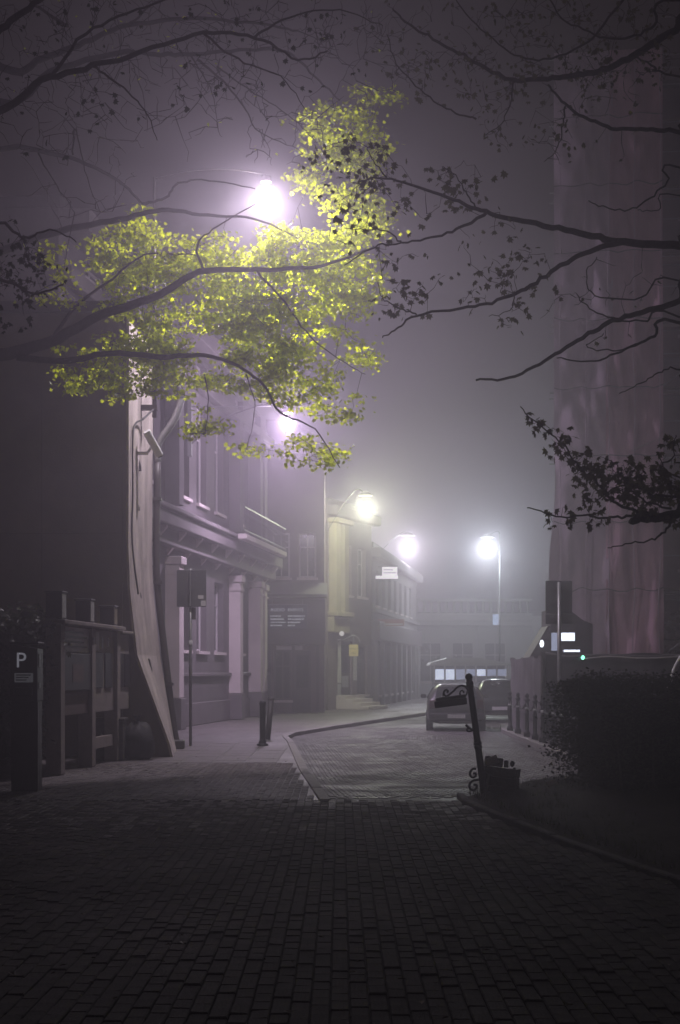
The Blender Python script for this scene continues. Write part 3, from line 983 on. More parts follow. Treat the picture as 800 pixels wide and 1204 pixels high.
m = MB(); m.box(-.3, .42, -.1, .1, -.12, .30, bev=.01); m.build('sign_face', M['sign_lit'], s_)
m = MB(); m.box(-.62, .46, -.13, .13, -.26, -.125, bev=.01); m.build('sign_base', M['sign_lit'], s_)
m = MB(); m.box(-.24, .2, -.108, -.101, .14, .175); m.box(-.24, .36, -.108, -.101, .0, .03); m.build('small_print', M['signback'], s_)
m = MB(); m.tube([(-.6, .1, -.2), (-1.2, .5, -.2)], .04, 6); m.box(-.62, .44, -.08, .08, .31, .36); m.build('bracket', M['iron'], s_)
p = at(457, 733, 73)
s_ = thing('shop_sign', 'faded red and pale shop sign strip above the row of shops', 'sign', tuple(p))
m = MB(); m.box(-.75, .75, -.06, .06, -.12, .2, bev=.01); m.build('board', M['red'], s_)
m = MB(); m.box(-.7, .7, -.07, -.061, -.08, 0); m.build('pale_stripe', M['poster'], s_)
m = MB(); m.tube([(-.7, .05, 0), (-1.0, .5, 0)], .03, 6); m.build('bracket', M['iron'], s_)

# ------------------------------------------------------------------ pavilion at the end of the street
t, L = bld('pavilion', 'pale balustraded hall closing the far end of the street in fog', (2.0, 104), (17.5, 104))
hs = [(.8, 2.6, 0.05, 3.6), (3.4, 4.9, .9, 3.6), (5.6, 7.1, .9, 3.6), (7.8, 9.3, .9, 3.6), (12.5, 13.9, 1.0, 3.4), (14.6, 15.2, 1.0, 3.4)]
wall_mesh(L, 5.4, .4, hs).build('wall', M['pale'], t)
shell(t, L, 5.4, 8, M['pale'], .402)
for h in hs:
    window(t, *h, .2, M['frame'])
m = MB(); m.box(-.3, 11.0, -.7, -.003, 4.7, 5.1, bev=.05); m.build('cornice', M['pale'], t)
m = MB(); m.box(-.3, 11.0, -.5, -.2, 6.35, 6.55, bev=.03); m.box(-.3, 11.0, -.5, -.2, 5.41, 5.55); m.build('rail', M['pale'], t)
bp_ = None
for k in range(22):
    if bp_ is None:
        q = MB(); q.lathe([(.10, 5.55), (.06, 5.62), (.13, 5.85), (.07, 6.15), (.1, 6.35)], 8, (0, -.35, 0))
        bp_ = q.build('baluster', M['pale'], t, smooth=True, loc=(.2 + k * .5, 0, 0))
    else:
        twin(bp_, (.2 + k * .5, 0, 0))
m = MB(); m.box(11.05, 15.45, -.5, -.004, 0, 5.2, bev=.03); 
m.build('side_bay', M['pale'], t)
for (a, b) in ((12.2, 13.3), (13.9, 14.6)):
    f = MB(); f.box(a, b, -.53, -.503, 1.5, 4.1); f.build('blind_panel', M['stone'], t)
for x in (2.9, 5.2, 7.4, 9.6):
    m = MB(); m.box(x, x + .4, -.25, -.005, 0, 4.69, bev=.02); m.build('pilaster', M['pale'], t)

t = thing('kiosk', 'low kiosk with a wide flat canopy and a strip of bluish lit windows', 'kiosk', (6.7, 82, -.1))
m = MB(); m.prism([(-2.0, 2.05), (2.6, 2.05), (2.4, 2.15), (.6, 2.45), (-1.0, 2.45), (-1.9, 2.2)], -1.6, 1.6, 'y'); fixn(m.build('canopy', M['pale'], t))
m = MB(); m.box(-1.7, 2.2, -1.0, 1.2, 0, 1.15, bev=.02); m.build('counter', M['facade'], t)
for i in range(7):
    m = MB(); m.box(-1.65 + i * .55, -1.2 + i * .55, -.98, -.9, 1.3 if i < 3 else 1.5, 1.85)
    m.build('window', M['kiosk_lit'] if i in (0, 1, 4) else M['kiosk_dim'], t)
for i in range(8):
    m = MB(); m.box(-1.74 + i * .55, -1.67 + i * .55, -1.0, -.92, 1.152, 2.045); m.build('mullion', M['frame'], t)
m = MB(); m.box(-1.7, 2.2, .9, 1.2, 1.152, 2.045); m.build('back_wall', M['facade'], t)

# ------------------------------------------------------------------ scaffolded house on the right
t, L = bld('scaffolded_house', 'tall house under renovation hidden behind pinkish scaffold netting', (6.9, 47.6), (21.8, 45.3))
hs = []
for k in range(5):
    for s_ in range(5):
        hs.append((.7 + k * 2.9, 1.9 + k * 2.9, 1.2 + s_ * 3.6, 3.3 + s_ * 3.6))
wall_mesh(L, 19.6, .35, hs).build('wall', M['brickred'], t)
shell(t, L, 19.6, 12, M['brickred'], .352)
for k, h in enumerate(hs):
    window(t, *h, .2, gm=M['win_warm'] if (k in (6, )) else None)
for s_ in range(5):
    m = MB(); m.box(0, L, -.12, -.003, 3.85 + s_ * 3.6, 4.1 + s_ * 3.6, bev=.02); m.build('string_course', M['stone_dark'], t)

t = thing('scaffold', 'steel scaffold with plank decks and pinkish netting against the tall house', 'scaffold', (6.5, 46, 0), math.radians(-7))
def tb(name, a, b, r=.03, mt='steel'):
    m = MB(); m.tube([a, b], r, 6); return m.build(name, M[mt], t, off=t.location)
px_ = [6.55, 9.50, 12.2, 14.8]
for x in px_:
    for yy in (45.9, 46.9):
        tb('pole', (x, yy, 0), (x, yy, 20), .035)
for lv in range(10):
    z = 2.1 + lv * 2.0
    for yy in (45.9, 46.9):
        tb('ledger', (6.3, yy + .045, z - .08), (15.0, yy + .045, z - .08), .024)
    if lv < 9:
        for b in range(3):
            m = MB(); m.box(px_[b] + .05, px_[b + 1] - .05, 45.98, 46.85, z, z + .05); m.build('deck', M['plank'], t, off=t.location)
    tb('guard_rail', (9.6, 45.85, z + 1.0), (15.0, 45.85, z + 1.0), .022)
for b, (z0, z1) in enumerate(((2.1, 4.1), (6.1, 8.1), (10.1, 12.1))):
    tb('brace', (9.6, 45.82, z0), (12.15, 45.82, z1), .022)
def net(x0, x1, z0, z1, mt, seed, fold=.10, y=45.72, edge=0.0):
    r = random.Random(seed)
    ph = [r.uniform(0, 6.28) for _ in range(6)]
    nx, nz = 46, 66
    m = MB()
    for k in range(nz + 1):
        z = z0 + (z1 - z0) * k / nz
        for i in range(nx + 1):
            u = i / nx
            x = x0 + (x1 - x0) * u
            low = max(0, 1 - (z - z0) / 7.0)
            d = fold * (.22 + low) * (math.sin(x * 6.3 + ph[0] + 1.6 * math.sin(z * .55 + ph[1])) * .5 + math.sin(x * 14 + ph[2] + z * .9 + 1.2 * math.sin(z * .7)) * .25 * (.4 + .6 * math.sin(z * .6 + x * 2 + ph[5]) ** 2) + math.sin(x * 3.1 - z * .7 + ph[3]) * .6)
            d += .07 * abs(math.sin((z - 2.02) * PI / 2.0)) * (.35 + .65 * math.sin(x * 1.9 + ph[1] + z * .4) ** 2)
            d += .05 * math.sin(z * 1.1 - x * 3.3 + ph[4]) ** 3 + .022 * math.sin(z * 5.3 + x * 3.7 + 2 * math.sin(x * 4 + ph[0])) * math.sin(x * 8.1 - z * 1.7 + ph[2])
            d += .035 * math.sin(z * 3.1 + x * 2 + ph[4]) * math.sin(x * 6 + z)
            xx = x
            if u < .12:
                xx += edge * (1 - u / .12) * math.sin(z * .9 + ph[5]) * low
            m.v.append((xx, y - d, z + (.12 * math.sin(u * 9 + ph[1]) if k == 0 else 0)))
    for k in range(nz):
        for i in range(nx):
            a = k * (nx + 1) + i
            m.f.append((a, a + 1, a + nx + 2, a + nx + 1))
    return m.build('netting', M[mt], t, off=t.location, smooth=True)
net(6.42, 8.05, 1.9, 12.2, 'netgrey', 3, .11, 45.70, .25)
net(7.95, 9.62, 1.9, 12.2, 'net', 5, .16, 45.62)
net(6.42, 8.15, 12.1, 20.1, 'netgrey', 8, .07, 45.68)
net(8.05, 9.60, 12.1, 20.1, 'net', 9, .07, 45.64)
# ropes and seams of the netting
rs = random.Random(77)
for x in (6.62, 7.35, 8.02, 8.75, 9.5):
    q = []
    for k in range(19):
        q.append((x + rs.uniform(-.04, .04), 45.38 + rs.uniform(-.06, .03), 2.0 + k))
    m = MB(); m.tube(spline(q, 2), .016, 5); m.build('net_seam', M['netgrey'], t, off=t.location)
for lv in range(9):
    z = 2.1 + lv * 2.0
    q = [(6.42 + 3.2 * k / 12, 45.42 + rs.uniform(-.08, .02), z + rs.uniform(-.05, .05) - .06 * math.sin(k * PI / 3) ** 2) for k in range(13)]
    m = MB(); m.tube(spline(q, 2), .015, 5); m.build('tie_rope', M['stone_dark'], t, off=t.location)
tb('rope', tuple(at(690, 622, 45.3)), tuple(at(714, 606, 45.3)), .02, 'sheet')
tb('rope', tuple(at(692, 557, 45.4)), tuple(at(716, 542, 45.4)), .014, 'sheet')
tb('rope', tuple(at(744, 531, 45.4)), tuple(at(776, 518, 45.4)), .014, 'sheet')

t = thing('sheet_bundle', 'crumpled pale plastic sheet bundle lying on the lowest scaffold deck', 'bundle', (9.95, 46.3, 2.15))
r = random.Random(4)
m = MB()
for (cx_, cz_, s_) in ((.0, .42, .40), (.42, .55, .45), (.2, .95, .3)):
    vs_ = []
    n1, n2 = 10, 14
    for i in range(n1 + 1):
        th = PI * i / n1
        for j in range(n2):
            a = 2 * PI * j / n2
            q = s_ * (1 + .22 * math.sin(3 * a + 5 * th + cx_ * 9) + r.uniform(-.1, .1))
            vs_.append((cx_ + q * math.sin(th) * math.cos(a), -.15 + .8 * q * math.sin(th) * math.sin(a), cz_ + q * math.cos(th)))
    fs = [(i * n2 + j, i * n2 + (j + 1) % n2, (i + 1) * n2 + (j + 1) % n2, (i + 1) * n2 + j) for i in range(n1) for j in range(n2)]
    m.add(vs_, fs)
m.build('sheeting', M['sheet'], t)
m = MB(); m.tube(spline([(-.4, -.45, .5), (0, -.62, .45), (.5, -.6, .55), (.85, -.4, .6)], 4), .02, 6); m.build('strap', M['iron'], t)

# dark site cabin behind the hoarding with lit windows
t = thing('site_cabin', 'dark site cabin with bright bluish windows standing inside the tarpaulin hoarding', 'cabin', (5.7, 41.5, 0))
m = MB(); m.prism([(0, 0), (1.15, 0), (1.15, 2.95), (.9, 3.05), (.5, 3.35), (0, 3.35)], 0, 1.8, 'y'); fixn(m.build('cabin_wall', M['shop'], t))
m = MB(); m.prism([(-.55, 1.2), (-.004, 1.2), (-.004, 2.9), (-.05, 2.9), (-.55, 2.05)], .1, 1.6, 'y'); fixn(m.build('lean_to', M['shop'], t))
def pw(px, py):
    p = at(px, py, 41.45); return p.x - 5.7, p.z
for (a, b, c, d, mt) in ((648.5, 655.5, 765, 744, 'win_dim'), (660, 676, 753.5, 744, 'win_lit'), (663, 682, 766.5, 764, 'win_lit')):
    x0, z0 = pw(a, c); x1, z1 = pw(b, d)
    m = MB(); m.box(x0 - .03, x1 + .03, -.05, -.001, z0 - .03, z1 + .03); f = m.build('window', M['dframe'], t)
    m = MB(); m.box(x0, x1, -.06, -.0505, z0, z1); m.build('pane', M[mt], f)
x, z = pw(637, 757)
m = MB(); m.lathe([(.03, -.09), (.06, 0), (.03, .1)], 8, (x, -.1, z)); m.build('bulkhead_light', emat('bulkhead', (.85, .9, 1), 3), t)
m = MB(); m.tube([(x, -.1, z + .09), (x + .3, .05, z + .10)], .02, 6); m.build('bracket', M['iron'], t)

# tarpaulin covered hoarding
t = thing('hoarding', 'low black tarpaulin hoarding with a folded end coloured paler as lamplit, behind the bollards', 'hoarding', (4.98, 37.2, 0))
def cloth(p0, p1, z0, z1, nx, nz, seed, fold, nrm, sag=.03):
    r = random.Random(seed); ph = [r.uniform(0, 6.28) for _ in range(5)]
    m = MB()
    p0 = Vector(p0); p1 = Vector(p1); L_ = (p1 - p0).length
    for k in range(nz + 1):
        f = k / nz
        for i in range(nx + 1):
            u = i / nx
            q = p0.lerp(p1, u)
            s_ = u * L_
            d = fold * (math.sin(s_ * 5 + ph[0] + f * 2) * .6 + math.sin(s_ * 13 + ph[1]) * .25 + math.sin(f * 14 + s_ * 2 + ph[2]) * .5 * f)
            z = z0 + (z1 - z0) * f + (sag * math.sin(s_ * 3.1 + ph[3]) if k == nz else 0)
            m.v.append((q.x + nrm[0] * d, q.y + nrm[1] * d, z))
    for k in range(nz):
        for i in range(nx):
            a = k * (nx + 1) + i
            m.f.append((a, a + 1, a + nx + 2, a + nx + 1))
    return m
cloth((5.0, 37.2, 0), (13, 37.2, 0), 0.02, 2.09, 90, 16, 2, .05, (0, -1)).build('tarpaulin', M['tarp'], t, off=t.location, smooth=True)
cloth((4.95, 44.4, 0), (4.95, 37.28, 0), 0.02, 2.03, 60, 14, 5, .05, (-1, 0)).build('side_tarpaulin', M['tarplit'], t, off=t.location, smooth=True)
m = MB(); m.box(5.08, 13, 37.32, 37.42, 0, 2.0); m.box(5.06, 5.14, 37.43, 44.4, 0, 1.98); m.build('panel_frame', M['tarp'], t, off=t.location)
m = MB(); m.prism([(4.86, 2.05), (4.86, .35), (4.84, 2.05)], 38.0, 39.6, 'y')
pts = [(4.99, 37.14, 2.12)] + [(5.0 + i * .5, 37.12 + rnd.uniform(-.02, .02), 2.06 + rnd.uniform(-.04, .05)) for i in range(1, 12)]
m = MB(); m.tube(spline(pts, 3), .035, 6); m.build('rolled_edge', M['tarplit'], t, off=t.location, smooth=True)
m = MB(); m.tube([(4.90, 37.1, 0), (4.90, 37.1, 2.14)], .04, 8); m.build('corner_post', M['dframe'], t, off=t.location)
m = MB(); m.tube(spline([(5.9, 37.1, 1.97), (6.5, 37.06, 2.03), (7.4, 37.06, 1.99), (8.4, 37.08, 2.04)], 4), .02, 6); m.build('rope', M['sheet'], t, off=t.location)
tt = thing('indicator_light', 'small green light on top edge of the black hoarding', 'light', tuple(at(685.5, 773, 37.1)))
m = MB(); m.lathe([(.03, -.05), (.05, 0), (.03, .05)], 8); m.build('lens', M['green_lit'], tt)
m = MB(); m.box(-.06, .06, -.03, .06, -.12, -.051); m.build('base', M['iron'], tt)

# ------------------------------------------------------------------ bollards with rails on the right pavement
def bollard_parts(t):
    m = MB(); m.lathe([(.085, 0), (.085, .12), (.055, .15), (.05, .55), (.065, .58), (.05, .62), (.045, .9), (.07, .93), (.07, .96), (.03, .98), (.055, 1.03), (.05, 1.08), (.01, 1.11)], 10)
    m.build('post', M['iron'], t, smooth=True)
    m = MB(); m.lathe([(.052, .70), (.053, .76)], 10); m.build('reflective_band', M['steel'], t, smooth=True)
bl = ['nearest the hedge', 'second along from the hedge', 'third along from the hedge', 'fourth along from the hedge', 'fifth along, where the hoarding turns', 'sixth along, beside the pale hoarding side', 'seventh along, before the parked cars', 'farthest, closest to the parked cars']
posY = [31.2, 32.8, 34.2, 35.8, 37.3, 39.0, 40.8, 42.8]
t0 = None
for i, Y in enumerate(posY):
    lab = 'black iron bollard at the right kerb, ' + bl[i]
    x = 4.74 + (i % 3) * .012
    if t0 is None:
        t0 = thing('bollard', lab, 'bollard', (x, Y, 0), 0, 'iron bollards along the right kerb'); bollard_parts(t0)
    else:
        c = dup(t0); c.location = (x, Y, 0); c['label'] = lab
for i in range(len(posY) - 1):
    a, b = posY[i] + .06, posY[i + 1] - .06
    m = MB()
    pts = [(4.74, a + (b - a) * k / 8, .86 - .16 * math.sin(PI * k / 8)) for k in range(9)]
    m.tube(pts, .02, 6)
    o = m.build('chain', M['iron'])
    tag(o, 'slack iron chain hung between bollards, ' + ['span nearest the hedge', 'second span from the hedge', 'third span from the hedge', 'fourth span from the hedge', 'span at the hoarding corner', 'sixth span, along the pale hoarding side', 'span nearest the parked cars'][i], 'chain', 'chains between the right bollards')

# left bollard and a second one behind it
t = thing('bollard', 'dark wooden bollard on the left pavement by the bend of the kerb', 'bollard', tuple(at(309, 873, 34.6)))
t.location.z = 0
m = MB(); m.lathe([(.085, 0), (.085, .09), (.068, .12), (.066, .9), (.078, .93), (.07, .99), (.02, 1.02)], 10); m.build('post', M['iron'], t, smooth=True)
m = MB(); m.lathe([(.082, -.02), (.13, -.01), (.13, .03), (.09, .05)], 10); m.build('foot', M['iron'], t, smooth=True)
t = thing('bollard', 'fainter leaning bollard close behind the dark left one', 'bollard', (-1.78, 37.6, 0))
m = MB(); m.tube([(0, 0, 0), (.09, .02, .98)], [.075, .07], 10); m.build('post', M['dframe'], t, smooth=True)
m = MB(); m.lathe([(.075, -.03), (.085, 0), (.05, .05)], 10, (.09, .02, .99)); m.build('cap', M['dframe'], t, smooth=True)

# ------------------------------------------------------------------ signs on poles (seen from the back)
t = thing('sign_pole', 'thin pole with the grey back of a square sign before the tenement', 'street sign', (-3.36, 34.4, 0))
m = MB(); m.tube([(0, 0, 0), (0, 0, 3.98)], .035, 8); m.build('pole', M['steel'], t, smooth=True)
m = MB(); m.box(-.30, .36, -.075, -.055, 3.12, 3.95, bev=.008); m.build('sign_plate', M['signback'], t)
for z in (3.3, 3.72):
    m = MB(); m.box(-.22, .24, -.054, -.038, z - .02, z + .02); m.build('clamp', M['dframe'], t)
m = MB(); m.tube([(0.0, -.115, 3.14), (0, -.115, 3.93)], .022, 6); m.build('stiffener', M['steel'], t)
m = MB(); m.box(.18, .30, -.084, -.076, 3.30, 3.38); m.build('sticker', M['poster'], t)
m = MB(); m.box(.24, .35, -.085, -.076, 3.14, 3.26); m.build('sticker', M['poster'], t)
m = MB(); m.box(.03, .12, -.03, .05, 2.84, 3.115, bev=.01); m.build('control_box', M['dframe'], t)
m = MB(); m.lathe([(.04, 2.25), (.05, 2.28), (.05, 2.34), (.04, 2.37)], 8); m.build('collar', M['white'], t)

t = thing('sign_pole', 'pale pole with the dark back of two stacked signs rising from the hedge', 'street sign', (4.94, 34.5, 0))
m = MB(); m.tube([(0, 0, 0), (0, 0, 3.68)], .045, 8); m.build('pole', M['steel'], t, smooth=True)
for z0, z1 in ((2.98, 3.72), (2.74, 2.965)):
    m = MB(); m.box(-.30, .30, .05, .075, z0, z1, bev=.01); m.build('sign_plate', M['signback'], t)
for z in (3.2, 3.5, 2.85):
    m = MB(); m.box(-.2, .2, .02, .049, z - .02, z + .02); m.build('clamp', M['dframe'], t)

# ------------------------------------------------------------------ cars
def car(name, label, loc, rotz, paint, hgt=1.42, wid=1.74, lng=4.1, kind='hatch'):
    t = thing(name, label, 'car', loc, rotz, 'parked cars')
    W = wid / 2
    # stations along y: y=0 rear end, y=lng front end (half width sill, half width belt, half width roof, z bottom, z belt, z top)
    s_ = hgt / 1.42
    st = [(0.00, .74, .70, .60, .42, .62, .66), (0.05, .80, .80, .60, .30, .84, .92), (.14, .84, .845, .60, .24, .90, 1.02), (.55, .86, .86, .60, .20, .93, 1.36),
          (.95, .87, .87, .60, .19, .94, 1.41), (1.8, .87, .87, .60, .19, .93, 1.42), (2.4, .87, .87, .60, .19, .92, 1.36),
          (3.0, .86, .85, .66, .19, .90, .98), (3.6, .84, .80, .60, .20, .78, .84), (3.95, .78, .72, .5, .26, .66, .70), (4.1, .66, .60, .45, .36, .56, .58)]
    m = MB()
    NR = 14
    for (y, a, b, c, zb, zl, zt) in st:
        a, b, c = a * W / .87, b * W / .87, c * W / .87
        y = y * lng / 4.1; zb, zl, zt = zb * s_, zl * s_, zt * s_
        half = [(a * .8, zb), (a, zb + .10), (a * 1.01, (zb + zl) / 2), (b, zl), ((b + c) / 2 + .02, (zl + zt) / 2), (c, zt - .05), (c * .7, zt)]
        for x, z in half: m.v.append((x, y, z))
        for x, z in half[::-1]: m.v.append((-x, y, z))
    for i in range(len(st) - 1):
        for k in range(NR):
            j = (k + 1) % NR
            m.f.append((i * NR + k, i * NR + j, (i + 1) * NR + j, (i + 1) * NR + k))
    m.f.append(tuple(range(NR - 1, -1, -1))); m.f.append(tuple((len(st) - 1) * NR + k for k in range(NR)))
    b_ = fixn(m.build('body', paint, t, smooth=True))
    try:
        bv = b_.modifiers.new('smooth', 'SUBSURF'); bv.levels = 1; bv.render_levels = 1
    except Exception:
        pass
    def quad(nm, pts, mt):
        q = MB(); n_ = len(pts)
        c_ = sum((Vector(p) for p in pts), Vector()) / n_
        nr = (Vector(pts[1]) - Vector(pts[0])).cross(Vector(pts[2]) - Vector(pts[0])).normalized()
        q.add([Vector(p) + nr * .012 for p in pts] + [Vector(p) - nr * .012 for p in pts], [tuple(range(n_)), tuple(range(2 * n_ - 1, n_ - 1, -1))] + [(i, n_ + i, n_ + (i + 1) % n_, (i + 1) % n_) for i in range(n_)])
        return fixn(q.build(nm, mt, t))
    z = lambda v: v * s_
    quad('rear_window', [(-.62 * W / .87, .17, z(1.0)), (.62 * W / .87, .17, z(1.0)), (.54 * W / .87, .50, z(1.32)), (-.54 * W / .87, .50, z(1.32))], M['glass'])
    quad('windscreen', [(.66 * W / .87, 2.98, z(.98)), (-.66 * W / .87, 2.98, z(.98)), (-.54 * W / .87, 2.42, z(1.34)), (.54 * W / .87, 2.42, z(1.34))], M['glass'])
    for sx in (-1, 1):
        x0 = sx * W * .985; x1 = sx * W * .76
        quad('side_window', [(x0, .75, z(.97)), (x0, 1.55, z(.97)), (x1, 1.55, z(1.31)), (x1, .85, z(1.30))], M['glass'])
        quad('side_window', [(x0, 1.62, z(.97)), (x0, 2.65, z(.97)), (x1, 2.2, z(1.30)), (x1, 1.62, z(1.31))], M['glass'])
        q = MB(); q.box(sx * W * .80 - .09, sx * W * .80 + .09, -.005, .08, z(.68), z(.93), bev=.02); q.build('tail_light', M['taillight'], t)
        q = MB(); q.box(sx * (W + .09) - .09, sx * (W + .09) + .09, 2.35, 2.45, z(.95), z(1.07), bev=.03); q.build('mirror', paint, t)
        for y in (.78, 3.25):
            xm = sx * (W - .09)
            q = MB(); prf = [(.20, -.10), (.30, -.10), (.315, -.06), (.315, .06), (.30, .10), (.20, .10)]
            q.lathe(prf, 18); q.v = [(xm + v[2], y * lng / 4.1 + v[0], .315 + v[1]) for v in q.v]
            w_ = fixn(q.build('wheel', M['tyre'], t, smooth=True))
            q = MB(); q.lathe([(.2, -.07), (.19, .08), (.05, .09)], 14); q.v = [(xm + sx * v[2], y * lng / 4.1 + v[0], .315 + v[1]) for v in q.v]
            fixn(q.build('rim', M['steel'], w_))
    q = MB(); q.box(-W * .92, W * .92, -.09, .06, z(.32), z(.56), bev=.05); q.build('bumper', paint, t)
    q = MB(); q.box(-.26, .26, -.105, -.091, z(.40), z(.51)); q.build('number_plate', M['plate'], t)
    q = MB(); q.box(-.5 * W / .87, .5 * W / .87, -.02, .10, z(.30) - .06, z(.30)); q.build('lower_strip', M['dframe'], t)
    q = MB(); q.box(-.45, .45, .52, .58, z(1.355), z(1.385), bev=.008); q.build('roof_trim', M['steel'], t)
    return t
car('parked_car', 'grey hatchback parked at the kerb, seen from behind through the bracket of the leaning post', (3.42, 45.0, -.11), math.radians(-3), M['carpaint'], 1.42, 1.74)
car('parked_car', 'darker car parked farther off, half hidden by the hoarding and bollards', (5.55, 53.2, -.11), math.radians(-6), M['carpaint2'], 1.52, 1.78)

# pale van behind the hedge
t = thing('parked_van', 'pale van with a curved windscreen pillar behind the right end of the hedge', 'van', (7.05, 28.0, 0), math.radians(-14))
sec = [(-1.02, .35), (-1.06, .9), (-1.02, 1.3), (-.93, 1.62), (-.80, 1.90), (-.64, 2.06), (-.4, 2.13), (.4, 2.13), (.64, 2.06), (.80, 1.90), (.93, 1.62), (1.02, 1.3), (1.06, .9), (1.02, .35)]
m = MB(); m.prism(sec, 0, 4.6, 'y'); fixn(m.build('body', M['vanpaint'], t))
ins = [(x * .90, z) for x, z in ((-.95, 1.32), (-.90, 1.55), (-.80, 1.80), (-.68, 1.93), (-.4, 1.99), (.4, 1.99), (.68, 1.93), (.80, 1.80), (.90, 1.55), (.95, 1.32))]
m = MB(); m.prism(ins, -.02, -.003, 'y'); fixn(m.build('windscreen', M['glass'], t))
m = MB(); m.box(-.95, .95, -.12, -.003, .4, .7, bev=.03); m.build('bumper', M['dframe'], t)
for sx in (-1, 1):
    m = MB(); m.box(sx * .78 - .14, sx * .78 + .14, -.03, -.003, .85, 1.1, bev=.01); m.build('headlight', M['glass'], t)
    for y in (.8, 3.7):
        q = MB(); q.lathe([(.2, -.1), (.33, -.1), (.35, -.05), (.35, .05), (.33, .1), (.2, .1)], 18)
        q.v = [(sx * .95 + v[2], y + v[0], .35 + v[1]) for v in q.v]
        fixn(q.build('wheel', M['tyre'], t, smooth=True))
m = MB(); m.tube(spline([(-1.05, -.02, 1.15), (-.97, -.02, 1.5), (-.84, -.02, 1.84), (-.66, -.02, 2.05), (-.4, -.02, 2.12)], 4), .05, 8); m.build('rimlit_trim', M['white'], t, smooth=True)  # pillar trim whitened to paint the rim light from behind

# ------------------------------------------------------------------ leaning wrought iron post with hanging board
base = Vector((1.92, 20.3, 0.02)); top = at(551.5, 797, 20.4)
t = thing('sign_post', 'black wrought iron post leaning left with a small drooping board', 'sign post', tuple(base))
ax = (top - base)
m = MB(); m.tube([base, base + ax * .985], [.052, .040], 10); m.build('post', M['iron'], t, off=base, smooth=True)
m = MB()
for f, r_ in ((.42, .055), (.45, .055), (.93, .05), (.955, .05)):
    c_ = base + ax * f; m.tube([c_ - ax.normalized() * .02, c_ + ax.normalized() * .02], r_, 10)
m.build('ring', M['iron'], t, off=base, smooth=True)
c_ = base + ax * 1.0
m = MB(); m.lathe([(.01, -.05), (.04, -.03), (.052, 0), (.04, .035), (.01, .052)], 12, c_ + Vector((0, 0, .01))); m.build('finial', M['iron'], t, off=base, smooth=True)
def P2(px, py):
    return at(px, py, 20.35)
def scroll(pts, r_=.014):
    m = MB(); m.tube(spline([P2(*p) for p in pts], 5), r_, 7); return m.build('scroll', M['iron'], t, off=base, smooth=True)
scroll([(551, 812), (548, 808), (543, 806), (538, 808), (533, 813), (528, 817), (525, 818.5), (522.5, 816.5), (522.5, 813), (525, 811), (527, 812.5), (526, 814.5)])
scroll([(550, 812), (549, 816), (546, 818.5), (542.5, 817.5), (541, 814.5), (543, 812), (545.5, 813), (545, 815)], .011)
scroll([(549, 853), (548, 852), (551, 855), (556, 858), (558, 857)], .017)
scroll([(557, 858.5), (552, 860), (549.5, 859), (550, 856.5), (552, 857)], .011)
scroll([(560, 904), (556, 904), (553, 908), (553.5, 912), (556.5, 914), (559.5, 912), (559, 909), (556.5, 909.5)], .016)
scroll([(563, 917), (557, 917.5), (553, 921), (552.5, 926), (556, 929), (560, 927), (560.5, 923), (557, 922.5)], .017)
a = P2(511, 828.5); b = P2(549, 823.5)
ang = math.atan2(b.z - a.z, b.x - a.x)
m = MB(); mm = Matrix.Translation((a + b) / 2) @ Matrix.Rotation(-ang, 4, 'Y')
m.box(-.215, .215, -.04, .04, -.05, .045, mm, .012); m.box(-.19, .21, -.05, .05, .045, .085, mm, .01)
bo = m.build('board', M['iron'], t, off=base)
for f in (-.1, .12):
    m = MB(); q = (a + b) / 2 + Vector((f, 0, .08)); m.tube([q, q + Vector((0, 0, .05))], .008, 5); m.build('hook', M['iron'], bo, off=base)

# battered crate leaning against the post
t = thing('broken_crate', 'battered brown crate with torn sides leaning on the iron post', 'crate', (2.12, 20.5, 0.03))
Rm = Matrix.Rotation(math.radians(7), 4, 'Y') @ Matrix.Rotation(math.radians(-14), 4, 'Z')
def slat(x0, x1, y0, y1, z0, z1, nm='board', mt='crate'):
    m = MB(); m.box(x0, x1, y0, y1, z0, z1, Rm, .006); return m.build(nm, M[mt], t)
for k in range(3):
    slat(-.19, .21, -.17, -.145, .005 + k * .125, .125 + k * .125)
slat(-.19, .03, -.17, -.145, .38, .50)
for k in range(3):
    slat(.212, .237, -.165, .17, .005 + k * .125, .125 + k * .125)
for k in range(4):
    slat(-.216, -.192, -.165, .17, .005 + k * .125, .125 + k * .125)
for x in (-.185, .17):
    slat(x, x + .035, -.143, -.11, 0, .40, 'corner_batten')
slat(-.19, .21, .145, .17, .005, .36)
m = MB(); m.add([Rm @ Vector(p) for p in ((-.15, -.19, .34), (-.11, -.2, .30), (-.10, -.2, .1), (-.14, -.19, .04))], [(0, 1, 2, 3)]); 
m = MB(); m.box(-.155, -.125, -.172, -.163, .03, .26, Rm); m.build('torn_lining', M['paper'], t)
o = tag(MB().box(-.085, .085, -.06, .06, -.012, .012, Matrix.Rotation(-.38, 4, 'Y') @ Matrix.Rotation(.95, 4, 'X'), .004).build('folded_paper', M['paper'], loc=tuple(at(578.5, 894.5, 20.28))), 'pale folded card lying tilted on top of the brown crate', 'card')
o = tag(MB().lathe([(.02, -.05), (.032, -.045), (.032, .04), (.02, .05)], 10).build('drink_can', M['steel'], smooth=True, loc=(2.21, 20.36, .455)), 'small shiny can standing on the broken rim of the crate', 'can')
o = tag(MB().lathe([(.012, -.04), (.03, -.02), (.035, .01), (.015, .04)], 7).build('dark_lump', M['iron'], loc=(2.29, 20.36, .455)), 'small unidentified dark lump on the crate rim right of the shiny can', 'lump')  # unidentified dark thing, modelled as a rough lump
o.name = 'dark_lump'
